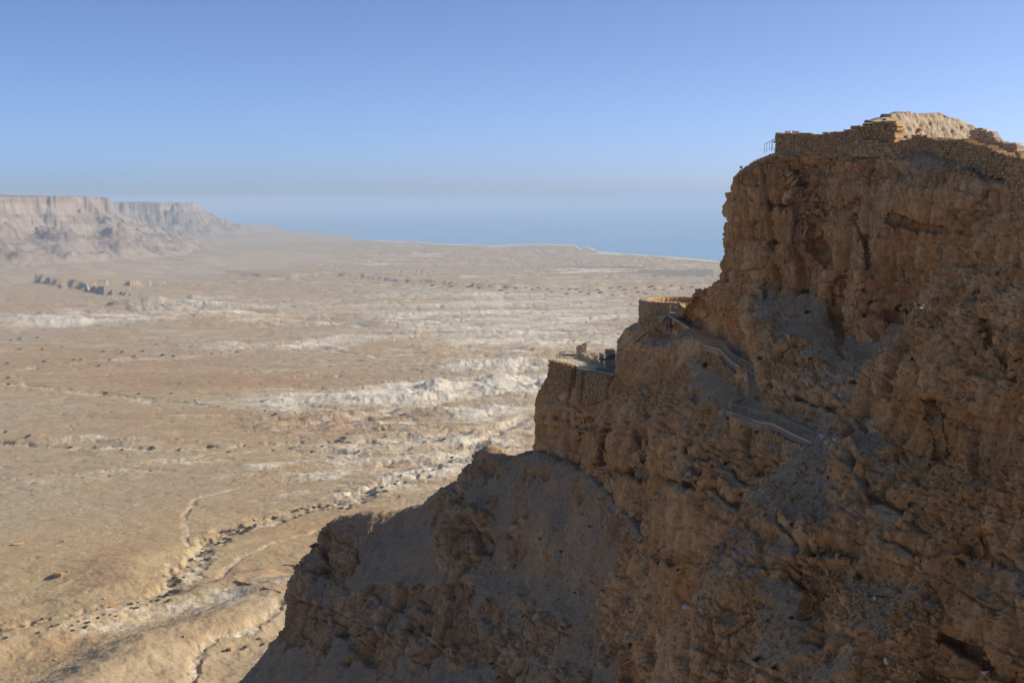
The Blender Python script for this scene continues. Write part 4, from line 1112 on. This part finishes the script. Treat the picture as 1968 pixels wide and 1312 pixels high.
def opening(label, Ya, Yb, zt):
    mb = MB()
    d = np.array([1.9, 0.6, 0])
    a, b = np.array([fx(Ya), Ya, 360.5]), np.array([fx(Yb), Yb, 360.5])
    courses_ = courses(mb, [a + d * 1.7, b + d * 1.7], [zt, zt], thick=.5, sw=.4, sh_=.26, rnd=random.Random(label))
    o = empty("chamber", tuple(a), label, "chamber")
    mb.build("back_wall", m_stone, o)
    mb = MB(); h = np.array([0, 0, zt - 360.5])
    return o, a, b, d
o, a, b, d = opening("left and larger of two dark openings under the lower terrace", 273.2, 270.8, 367.3)
o, a, b, d = opening("right dark opening with a grey lintel slab under the lower terrace", 269.2, 266.9, 366.2)
mb = MB(); s0, s1 = a * (1, 1, 0) + (0, 0, 366.3), b * (1, 1, 0) + (0, 0, 366.3)
mb.hexa([s0 - d * .25, s1 - d * .25, s1 + d, s0 + d, s0 - d * .25 + (0, 0, .22), s1 - d * .25 + (0, 0, .22), s1 + d + (0, 0, .22), s0 + d + (0, 0, .22)]); mb.build("lintel_slab", m_conc, o)
ZF = 367.8
def pillar(label, u0, u1, vt, Y_, h, chip=0.0):
    x = (((u0 + u1) / 2) - CU) / F * Y_; wd_ = (u1 - u0) * Y_ / F
    mb = MB(); r = random.Random(label)
    core = courses(mb, [(x - wd_ / 2, Y_, ZF), (x + wd_ / 2, Y_ + wd_ * .2, ZF)], [ZF + h - chip, ZF + h], thick=max(.55, wd_ * .8), sw=.34, sh_=.24, rnd=r, jag=.8)
    o = empty("stone_pillar", (x, Y_, ZF), label, "pillar")
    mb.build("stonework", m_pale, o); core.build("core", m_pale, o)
pillar("tallest broken pillar at the far end of the lower terrace", 1111, 1127, 660, 288, 3.0, .5)
pillar("stubby leaning pillar stump right of the tallest pillar", 1137, 1144, 677, 282, 1.9, .3)
pillar("thin short pillar in the middle of the lower terrace wall", 1143.5, 1149, 684, 276, 1.9, .1)
pillar("narrow pillar just left of the dark canopy", 1153.5, 1160.5, 676, 272.5, 2.5, .1)
pillar("high pillar behind the dark canopy, white stone on top", 1165, 1175.5, 664, 270.5, 3.7, .2)
pillar("last thin pillar against the cliff behind the canopy", 1177, 1182.5, 665, 270, 3.6, .1)
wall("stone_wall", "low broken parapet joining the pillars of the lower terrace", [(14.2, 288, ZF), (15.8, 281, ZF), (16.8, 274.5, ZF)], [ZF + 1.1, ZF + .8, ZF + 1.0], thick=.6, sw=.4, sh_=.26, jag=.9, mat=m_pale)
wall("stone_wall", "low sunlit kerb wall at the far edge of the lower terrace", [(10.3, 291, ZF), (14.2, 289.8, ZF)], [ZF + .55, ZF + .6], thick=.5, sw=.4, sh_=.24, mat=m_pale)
def canopy():
    c = P(1165, 712, 266.5); zf = ZF
    o = empty("canopy", (c[0], c[1], zf), "dark shade canopy on steel posts at the near end of the lower terrace", "canopy")
    mb = MB(); mb.hexa([P(1160, 693, 265), P(1182, 690.5, 262.5), P(1183, 682, 266), P(1172, 681, 269), *(q + np.array([0, 0, .1]) for q in (P(1160, 693, 265), P(1182, 690.5, 262.5), P(1183, 682, 266), P(1172, 681, 269)))]); mb.build("roof_panel", m_dark, o)
    mb = MB(); q = [P(1150, 691, 266.5), P(1161, 692.5, 265), P(1163, 689, 268.5), P(1152, 688.5, 269.5)]; mb.hexa(q + [p + np.array([0, 0, .1]) for p in q]); mb.build("roof_panel", m_dark, o)
    mb = MB(); mb.beam(P(1160, 692.4, 264.9), P(1172, 680.6, 268.9), .08, .12); mb.build("roof_edge", m_yel, o)
    for u, Y_ in ((1157, 265.8), (1148.5, 268.8), (1171, 265), (1181, 263)):
        x = (u - CU) / F * Y_; mb = MB(); mb.beam((x, Y_, zf), (x, Y_, P(u, 691, Y_)[2]), .12, .12); mb.build("post", m_steel, o)
    mb = MB(); q = [P(1144, 711, 266.6), P(1165, 715, 262.5), P(1178, 711, 262.5), P(1150, 706, 270)]
    q = [p * (1, 1, 0) + (0, 0, zf + .02) for p in q]; mb.hexa(q + [p + (0, 0, .12) for p in q]); mb.build("base_slab", m_deck, o)
canopy()
railing("railing", "thin buff railing along the outer edge of the lower terrace", [(fx(y) + .35, y, ZF + .02) for y in (282.5, 278, 273, 269.5, 267)], 1.15, 1.9, bars=.25)
railing("railing", "thin buff railing across the lower terrace in front of the pillars", [(12.6, 288, ZF + .02), (14.3, 281, ZF + .02), (15.6, 272.5, ZF + .02)], 1.1, 1.9, bars=.25)
railing("railing", "thin buff railing at the far left corner of the lower terrace", [(8.9, 283.2, ZF + .02), (10.4, 290.4, ZF + .02), (13.0, 290.2, ZF + .02)], 1.15, 1.9, bars=.25)
for k, (u0, u1, lb) in enumerate(((1074, 1077.4, "left of three pale boards on the far rail of the lower terrace"), (1078.2, 1081.4, "middle of three pale boards on the far rail of the lower terrace"), (1082.3, 1086, "right of three pale boards on the far rail of the lower terrace"))):
    sign(lb, u0, u1, 674.5, 678.5, 288.5, 686)
# ------------------------------------------------------------------ things placed on the rock and on the plain
bpy.context.view_layer.update()
DG = bpy.context.evaluated_depsgraph_get()
def at(u, v):
    dx, dy, dz = ray(u, v)
    ok, loc, nor, idx, ob, mt = scene.ray_cast(DG, Vector(CAM), Vector((float(dx), float(dy), float(dz))).normalized(), distance=60000)
    return (np.array(loc), np.array(nor), ob) if ok else (None, None, None)

def rock_mesh(seed, sub=3, flat=0.8):
    bm = bmesh.new(); bmesh.ops.create_icosphere(bm, subdivisions=sub, radius=1)
    V = np.array([v.co[:] for v in bm.verts]); me_f = [tuple(v.index for v in f.verts) for f in bm.faces]; bm.free()
    r = np.random.default_rng(seed)
    for _ in range(8):                     # knock flat facets off
        n = r.normal(size=3); n /= np.linalg.norm(n); c = r.uniform(.28, .6)
        d = V @ n; V = V - np.where(d > c, d - c, 0)[:, None] * n
    V *= r.uniform(.7, 1.25, 3) * (1, 1, flat)
    V += fbm(V / .5 + seed * 3.1, 3)[:, None] * .06 * V
    return V, me_f
ROCKS = []
for k in range(6):
    V, f = rock_mesh(40 + k)
    me = bpy.data.meshes.new("boulder"); me.from_pydata([tuple(map(float, q)) for q in V], [], f); me.materials.append(m_stone)
    a_ = me.attributes.new('tone', 'FLOAT', 'POINT'); a_.data.foreach_set('value', np.full(len(V), .25 + .12 * k, np.float32))
    ROCKS.append(me)
BC = [0]
def boulder(u, v, px, label, group=None, mat=None, sq=(1, 1, 1), cat="boulder"):
    loc, nor, ob = at(u, v)
    if loc is None: return
    s_ = px * np.linalg.norm(loc - CAM) / F / 2
    BC[0] += 1; r = random.Random(BC[0])
    o = bpy.data.objects.new("boulder", ROCKS[BC[0] % 6]); col.objects.link(o)
    if mat:
        o.data = o.data.copy(); o.data.materials.clear(); o.data.materials.append(mat)
    o.location = loc + nor * s_ * .15 + np.array([0, 0, s_ * .25]); o.scale = (s_ * sq[0], s_ * sq[1], s_ * sq[2]); o.rotation_euler = (r.uniform(-.2, .2), r.uniform(-.2, .2), r.uniform(0, 6))
    tag(o, label, cat, group)
m_white = stone_mat("white limestone", (0.62, 0.56, 0.46), (0.72, 0.66, 0.56), (0.6, 0.5, 0.38))
for q in ((1583, 842, 17, "white boulder at the end of the path, in front of the short railing", None, m_white), (1606, 846, 13, "pale grey boulder right of the white boulder by the path end", None, m_white), (1577, 858, 12, "grey block just below the white boulder by the path end", None, None),
          (1735, 306, 24, "big squared boulder on the dirt slope under the summit walls", None, None), (1712, 316, 12, "tilted slab left of the big squared boulder under the summit", None, None), (1811, 353, 13, "lone rounded boulder low on the summit dirt slope", None, None), (1720, 350, 10, "small boulder at the left foot of the summit dirt slope", None, None),
          (1904, 326, 18, "round boulder at the end of the hose below the rubble wall", None, None), (1893, 336, 20, "bulky boulder beside the round boulder near the right edge", None, None), (1766, 322, 9, "flat stone half way up the summit dirt slope", None, None),
          (1767, 253, 15, "dark knob of masonry standing before the plastered ruin", None, None), (1925, 282, 14, "loose block on the wall top against the sky", None, None),
          (1938, 470, 36, "tall upright block leaning on the near buttress", None, None), (1912, 460, 22, "rounded block left of the tall upright block", None, None), (1955, 495, 22, "blunt block right of the tall upright block", None, None), (1880, 492, 26, "long slab lying below the upright block", None, None),
          (1808, 655, 34, "great rounded boulder bulging from the buttress edge", None, None), (1785, 628, 20, "square block above the great rounded boulder", None, None), (1795, 588, 34, "pale slab capping the buttress edge", None, None), (1700, 695, 18, "pale edged block on the step of the buttress", None, None), (1712, 662, 14, "small pale block perched on the buttress edge", None, None),
          (1570, 1075, 18, "largest boulder of the heap under the overhang", None, None), (1546, 1070, 12, "left boulder of the heap under the overhang", None, None), (1600, 1068, 12, "right boulder of the heap under the overhang", None, None), (1588, 1088, 11, "lower boulder of the heap under the overhang", None, None), (1560, 1092, 10, "small front stone of the heap under the overhang", None, None),
          (1680, 1152, 14, "pale boulder on the dark gravel beside the black pipe", None, m_white), (1672, 1185, 14, "flat stone on the dark gravel below the black pipe", None, None), (1655, 1182, 12, "brown stone on the dark gravel below the black pipe", None, None), (1450, 1225, 18, "rounded boulder on the gully floor, bottom right", None, None), (1418, 1240, 14, "stone beside a gully wall at the bottom", None, None),
          (1705, 1272, 20, "pale slab near the bottom edge under the buttress", None, m_white), (1725, 1280, 12, "broken stone beside the pale slab at the bottom", None, None), (1895, 1294, 16, "upright pale stone at the bottom right corner", None, m_white),
          (1325, 1170, 26, "pale rounded knob on the left edge of the buttress", None, m_white), (1518, 965, 24, "pale boulder on the shelf above the lower buttress", None, None), (1455, 975, 16, "boulder at the left tip of the gravel shelf", None, None), (1590, 920, 18, "flat boulder on the gravel shelf right of centre", None, None), (1545, 905, 16, "angular block on the gravel shelf", None, None)):
    boulder(*q)
for q in ((35, 1046, 28, "low reddish outcrop on the sand at the left edge", (1.2, .8, .5)), (119, 1041, 12, "small dark boulder alone on the sand left", (1, 1, .9)), (148, 1052, 5, "tiny stone right of the small dark boulder on the sand", (1, 1, .8)), (112, 1106, 36, "reddish rock outcrop above the dry stream", (1.0, .9, .55)), (130, 1098, 16, "upper lump of the reddish outcrop above the dry stream", (1, 1, .7)),
          (213, 1166, 26, "dark crag where the dry stream cuts the bank", (1.1, .8, .9)), (200, 1150, 14, "brown rock above the dark crag by the stream", (1, 1, .7)), (107, 1268, 10, "largest of the loose boulders at the bottom left", (1, 1, 1)), (351, 1223, 9, "lone boulder on the round foothill", (1, 1, 1)), (443, 1248, 16, "reddish boulder beside the gully foliage at the bottom", (1, .9, .8)), (170, 1242, 8, "boulder on the slope left of the foothill crest", (1, 1, 1))):
    boulder(*q[:4], sq=q[4])
for u, v, px in ((46, 1299, 6), (60, 1310, 7), (36, 1304, 5), (55, 1254, 5), (47, 1262, 4), (85, 1308, 6), (98, 1273, 5), (14, 1286, 4), (180, 1246, 5), (70, 1240, 3), (20, 1262, 3), (224, 1300, 5), (277, 1048, 4), (291, 1016, 4), (156, 972, 3), (247, 1160, 6), (285, 1161, 5), (437, 1152, 4), (166, 988, 4), (390, 1290, 5), (300, 1180, 4), (270, 1155, 5)):
    boulder(u, v, px, "small loose boulder on the sand and foothill slopes, bottom left", "small loose boulders at the valley foot")

# scree: uncountable broken stone on ledges and slopes
def scree():
    base = [rock_mesh(90 + k, 2) for k in range(8)]
    r = np.random.default_rng(5); vs, fs, tn = [], [], []; n0 = 0
    zones = [  # centre, spread, count, size range in m
        (1560, 900, 90, 50, 260, .15, .55), (1500, 950, 60, 30, 160, .15, .5), (1590, 1080, 60, 30, 260, .12, .5), (1650, 1180, 90, 50, 420, .08, .45), (1500, 1210, 70, 70, 420, .08, .4), (1760, 1150, 90, 60, 260, .08, .35),
        (1850, 1290, 120, 40, 160, .08, .35), (1700, 1270, 120, 40, 260, .08, .35), (1470, 830, 60, 20, 120, .1, .4), (1560, 620, 40, 50, 260, .12, .5), (1520, 580, 40, 30, 120, .12, .45), (1290, 650, 40, 14, 140, .12, .4), (1780, 335, 70, 26, 220, .08, .35), (1650, 560, 160, 200, 200, .2, .6),
        (1230, 1130, 60, 80, 420, .12, .5), (1100, 1050, 120, 90, 420, .15, .55), (1000, 1180, 160, 100, 260, .15, .5), (680, 1020, 50, 25, 320, .15, .6), (960, 885, 40, 14, 160, .2, .6), (720, 1150, 120, 90, 240, .15, .5), (1250, 1230, 90, 90, 520, .1, .45), (1700, 1170, 110, 60, 360, .1, .5),
        (1350, 900, 120, 80, 220, .15, .6), (1800, 800, 140, 160, 520, .1, .6), (1850, 1000, 110, 90, 300, .1, .5), (1900, 600, 70, 90, 300, .1, .55), (1700, 300, 60, 8, 160, .25, .9), (1870, 325, 80, 14, 260, .25, 1.0), (1560, 301, 90, 6, 160, .2, .8), (1500, 330, 80, 20, 160, .2, .8), (1450, 310, 20, 14, 50, .3, .8)]
    for cu, cv, su, sv, n, s0, s1 in zones:
        for _ in range(n):
            u, v = r.normal(cu, su * .6), r.normal(cv, sv * .6)
            if not (300 < u < 1990 and 200 < v < 1330): continue
            loc, nor, ob = at(u, v)
            if loc is None or ob.get('kind') != 'structure' or ob.name.startswith(('ground', 'sea', 'hills', 'path', 'terrace')): continue
            if nor[2] < .15: continue
            sz = 0.6 * (s0 + (s1 - s0) * r.random() ** 3.5)
            V, f = base[r.integers(8)]
            a = r.uniform(0, 6.28); c, s_ = math.cos(a), math.sin(a)
            W = V * (r.uniform(.7, 1.2, 3) * sz); W = np.stack([W[:, 0] * c - W[:, 1] * s_, W[:, 0] * s_ + W[:, 1] * c, W[:, 2]], 1) + loc + nor * sz * .25
            vs.append(W); fs.append(np.array(f) + n0); n0 += len(V); tn.append(np.full(len(V), r.random()))
    o = link_mesh("scree", np.concatenate(vs), np.concatenate(fs).astype(np.int32), m_stone, attrs=dict(tone=np.concatenate(tn)))
    tag(o, kind='stuff')
scree()

# plants
def leaf_cloud(seed, n, size, clumps=9, flat=1.0):
    r = np.random.default_rng(seed)
    c = r.normal(size=(clumps, 3)); c /= np.linalg.norm(c, axis=1)[:, None]; c *= r.uniform(.25, .72, (clumps, 1)); c[:, 2] = np.abs(c[:, 2]) * flat
    k = r.integers(clumps, size=n)
    p = c[k] + r.normal(size=(n, 3)) * .17 * (1, 1, .75)
    a, b = r.normal(size=(n, 3)), r.normal(size=(n, 3)); a /= np.linalg.norm(a, axis=1)[:, None]; b = np.cross(a, b); b /= np.linalg.norm(b, axis=1)[:, None]
    s_ = size * r.uniform(.6, 1.4, (n, 1))
    V = np.stack([p - a * s_, p + b * s_ * .5, p + a * s_, p - b * s_ * .5], 1).reshape(-1, 3)
    return V, np.arange(4 * n, dtype=np.int32).reshape(n, 4)
def mesh_only(name, V, f, mat):
    o = link_mesh(name, V, f, mat); me = o.data; bpy.data.objects.remove(o); return me
SH, TR = [], []
for k in range(4):
    V, f = leaf_cloud(200 + k, 700, .085); mb = MB()
    for j in range(7):
        a = 6.28 * j / 7 + k; mb.tube([(0, 0, -.15), (.25 * math.cos(a), .25 * math.sin(a), .3), (.5 * math.cos(a), .5 * math.sin(a), .62)], [.035, .025, .01], 5)
    SH.append((mesh_only("foliage", V, f, m_leaf), mesh_only("stem", np.array(mb.v), mb.f, m_wood)))
    V, f = leaf_cloud(300 + k, 300, .13, 11, .55); V[:, 2] = V[:, 2] * .75 + .35; mb = MB()
    mb.tube([(0, 0, -.3), (.04, 0, .2), (-.02, .03, .5)], [.07, .055, .04], 6)
    for j in range(4):
        a = 6.28 * j / 4 + k; mb.tube([(-.02, .03, .42), (.3 * math.cos(a), .3 * math.sin(a), .6), (.55 * math.cos(a), .55 * math.sin(a), .72)], [.035, .025, .01], 5)
    TR.append((mesh_only("crown", V, f, m_leaf2), mesh_only("trunk", np.array(mb.v), mb.f, m_wood)))
PC = [0]
def plant(kind, u, v, px, label, cat, group=None, loc=None, squash=1.0):
    if loc is None:
        loc, nor, ob = at(u, v)
        if loc is None: return
    s_ = px * np.linalg.norm(loc - CAM) / F / 2 * (1.15 if kind == 's' else 1.0)
    PC[0] += 1; r = random.Random(PC[0] * 7)
    o = empty("shrub" if kind == 's' else "desert_tree", tuple(loc), label, cat, group)
    o.scale = (s_, s_, s_ * squash); o.rotation_euler = (0, 0, r.uniform(0, 6.28))
    a, b = (SH if kind == 's' else TR)[PC[0] % 4]
    for nm, me in (("foliage", a), ("stem", b)) if kind == 's' else (("crown", a), ("trunk", b)):
        c = bpy.data.objects.new(nm, me); c.parent = o; col.objects.link(c)
for q in ((1355, 704, 20, "round dark shrub on the gravel below the upper path"), (1455, 832, 14, "shrub on the rubble below the lower path"), (1400, 806, 14, "small shrub at the left corner of the lower path"), (1545, 563, 20, "dark shrub beside the pale cut chamber ledge"), (1552, 602, 16, "shrub in the gully below the cliff ledge"), (1558, 690, 9, "tiny shrub on the grey ledge above the path bend"),
          (1640, 738, 16, "shrub in a crack of the cliff, right of the path"), (1650, 1112, 22, "green shrub on the gravel under the overhang"), (1848, 1083, 30, "dark shrub in the hollow at the right"), (1520, 1188, 14, "small shrub on the gully floor, right of the spur"), (1476, 1194, 11, "tiny shrub in the gully beside the spur"), (1456, 1270, 22, "broad dark shrub at the bottom of the gully"), (1488, 1284, 18, "shrub next to the broad one at the gully bottom"),
          (1040, 1036, 11, "dark tuft on the grey slope below the prow"), (1078, 1062, 11, "second dark tuft lower on the grey slope"), (1006, 1186, 12, "tuft on the grey slope near its foot"), (945, 1276, 12, "grey tuft near the bottom of the shoulder"), (1134, 1012, 9, "little tuft on the scree right of the prow foot"), (1212, 1240, 12, "tuft beside the cliff foot at the bottom"), (1460, 690, 12, "dark shrub at the path bend under the cliff"), (690, 1222, 9, "tuft on the dark face of the shoulder"), (1105, 1140, 8, "tuft in the middle of the grey slope"), (1303, 1096, 10, "tuft by the faint yellow rail")):
    plant('s', q[0], q[1], q[2], q[3], "shrub")
GV = "desert trees scattered over the valley"
for q in ((480, 1020, 27, "largest dark green tree in the dry stream bed"), (456, 1024, 16, "tree just left of the largest tree in the stream bed"), (344, 1122, 24, "big olive bush above the bend of the dry stream"), (334, 1142, 24, "big bush in shade at the bend of the dry stream"), (661, 846, 22, "wide flat tree below the brown badland hills"), (405, 862, 20, "wide tree in the stream across the middle plain"), (203, 759, 17, "dark tree on the pale stream line, middle left"), (294, 863, 15, "tree at the end of the pale bank, middle left")):
    plant('t', q[0], q[1], q[2], q[3], "tree")
for u, v, px in ((335, 1112, 13), (325, 1156, 15), (420, 1046, 15), (440, 1038, 14), (405, 1061, 12), (396, 1076, 11), (386, 1087, 9), (545, 1004, 14), (566, 996, 10), (592, 985, 9), (672, 979, 13), (620, 981, 8), (702, 966, 9), (722, 956, 9), (80, 1191, 11), (166, 1206, 12), (112, 1200, 8), (140, 1212, 9), (12, 1226, 10), (470, 1246, 14), (506, 1239, 12), (430, 1252, 10), (498, 1228, 9), (372, 1098, 8), (765, 925, 8), (800, 908, 7), (845, 898, 8), (870, 880, 9), (880, 862, 8)):
    plant('t', u, v, px, "olive bush growing in the dry stream bed, lower left", "bush", "bushes in the dry stream bed")
rw = random.Random(31)
WL = [(20, 1222), (150, 1197), (215, 1179), (300, 1153), (343, 1120), (372, 1082), (402, 1052), (455, 1017), (520, 1000), (600, 977), (680, 967), (760, 927), (850, 893)]
for _ in range(64):
    t = rw.random() ** .8 * (len(WL) - 1.001); i = int(t); a, b = WL[i], WL[i + 1]
    plant('s', a[0] + (b[0] - a[0]) * (t - i) + rw.gauss(0, 9), a[1] + (b[1] - a[1]) * (t - i) + rw.gauss(0, 4), rw.uniform(5, 12), "olive bush growing in the dry stream bed, lower left", "bush", "bushes in the dry stream bed", squash=.7)
for u, v, px in ((38, 653, 9), (20, 655, 7), (72, 650, 7), (80, 672, 8), (38, 672, 7), (198, 677, 9), (235, 678, 9), (275, 676, 10), (258, 686, 9), (313, 685, 12), (332, 686, 10), (84, 696, 10), (210, 693, 8), (190, 704, 8), (14, 700, 10), (142, 692, 7), (155, 692, 7), (15, 728, 11), (17, 740, 10), (267, 758, 10), (407, 681, 8), (455, 678, 9), (55, 841, 14), (135, 861, 11), (345, 866, 11), (510, 791, 10), (530, 796, 8), (600, 869, 10), (440, 869, 8), (740, 840, 9), (560, 862, 9), (855, 845, 12), (10, 832, 10), (235, 866, 9), (330, 757, 7), (120, 668, 6), (300, 662, 6), (345, 738, 6), (60, 912, 6), (210, 915, 6), (290, 905, 6), (160, 918, 5), (690, 868, 9), (620, 858, 8), (470, 858, 8), (375, 770, 7), (420, 782, 7)):
    plant('t', u, v, px, "small dark desert tree dotted over the sandy plain", "tree", GV)
r_ = random.Random(9)
for u, v in ((990, 554.5), (1023, 556.5), (1035, 554.5), (1051, 557.7), (1080, 556.5), (1095, 557), (1108, 557.7), (1116, 562), (1149, 557.7), (1155, 562.6), (1173, 554.5), (1177, 568.7), (1201, 557.7), (1222, 554.5), (1226, 562), (1250, 552.4), (1258, 556.5), (1254, 550.4), (1291, 550.4), (832, 550), (868, 551.2), (901, 552.4), (921, 554.5), (962, 559), (1012, 553), (1060, 562), (1130, 566), (1190, 553), (1240, 565), (1275, 558), (1310, 556), (1330, 552), (975, 564), (1090, 566)):
    plant('t', u, v, r_.uniform(9, 14), "tiny far tree in the belt across the plain behind the prow", "tree", "far belt of trees on the plain", squash=.55)

# the dark pipe and the pole on the slope
def rod(name, label, a, b, r, mat, cat):
    p, _, _ = at(*a); q, _, _ = at(*b)
    if p is None or q is None: return
    mb = MB(); mb.tube([p + (0, 0, .12), (p + q) / 2 + (0, 0, .15), q + (0, 0, .12)], r); tag(mb.build(name, mat), label, cat)
rod("pipe", "black pipe lying across the dark gravel at the lower right", (1666, 1148), (1716, 1151), .05, m_dark, "pipe")
rod("pole", "pale pole lying on the scree at the bottom of the slope", (1190, 1282), (1222, 1266), .07, m_kerb, "pole")

# plastered chamber cut in the cliff above the path
def chamber():
    a, na, _ = at(1462, 570); b, nb, _ = at(1492, 572)
    if a is None or b is None: return
    Y_ = float(np.median([a[1], b[1], at(1477, 560)[0][1], at(1477, 588)[0][1]])) - .1
    o = empty("rock_cut_room", tuple(P(1477, 590, Y_)), "pale plastered room cut into the cliff, tall dark doorway", "room")
    def slab(u0, u1, v0, v1, mat, nm, off=0.0, th=1.6):
        mb = MB(); q = []
        for yy in (Y_ + off, Y_ + off + th):
            p0, p1 = P(u0, v1, Y_ + off), P(u1, v0, Y_ + off)
            q.append([(p0[0], p0[2]), (p1[0], p0[2]), (p1[0], p1[2]), (p0[0], p1[2])])
        mb.hexa([(x, Y_ + off, z) for x, z in q[0]] + [(x, Y_ + off + th, z) for x, z in q[0]]); mb.build(nm, mat, o)
    slab(1461, 1466, 556, 588, m_plaster, "wall"); slab(1475.5, 1490, 555, 590, m_plaster, "wall"); slab(1466, 1475.5, 581, 589, m_plaster, "sill"); slab(1466, 1475.5, 554, 581, m_conc, "doorway", .9, .3); slab(1493, 1496, 556, 566, m_plaster, "wall")
    slab(1458, 1497, 551, 555, m_mud, "lintel", -.1, 2.0)
chamber()
# low wall of the ancient camp on the foot slope
def camp():
    for lb, pts in (("low ruined stone wall line crossing the pale foot slope", [(452, 1117), (480, 1122), (510, 1130), (540, 1138)]), ("short ruined wall line beside the shoulder, above the long one", [(545, 1086), (562, 1086), (582, 1092)])):
        q = []
        for u, v in pts:
            p = G(u, v)
            for _ in range(6):
                dx, dy, dz = ray(u, v); t = (ground_z(p[0], p[1]) - CAM[2]) / dz; p = np.array([t * dx, t * dy, CAM[2] + t * dz])
            q.append(p)
        wall("ruined_wall", lb, [p - (0, 0, .8) for p in q], [p[2] + 1.0 for p in q], "ruined wall", thick=1.6, sw=1.0, sh_=.5, jag=1.2)
camp()
# ------------------------------------------------------------------ the air
def haze():
    m = bpy.data.materials.new("haze air"); m.use_nodes = True
    nt = m.node_tree; nt.nodes.clear()
    out = nt.nodes.new('ShaderNodeOutputMaterial')
    v = nt.nodes.new('ShaderNodeVolumePrincipled')
    v.inputs['Color'].default_value = (0.51, 0.66, 0.845, 1)
    v.inputs['Density'].default_value = 0.000046
    v.inputs['Anisotropy'].default_value = 0.0
    nt.links.new(v.outputs[0], out.inputs['Volume'])
    bm = bmesh.new(); bmesh.ops.create_cube(bm, size=1)
    me = bpy.data.meshes.new("haze"); bm.to_mesh(me); bm.free()
    ob = bpy.data.objects.new("haze", me); me.materials.append(m)
    ob.scale = (140000, 140000, 560); ob.location = (0, 0, 560 / 2 - 60)
    col.objects.link(ob); tag(ob, kind='stuff')
haze()
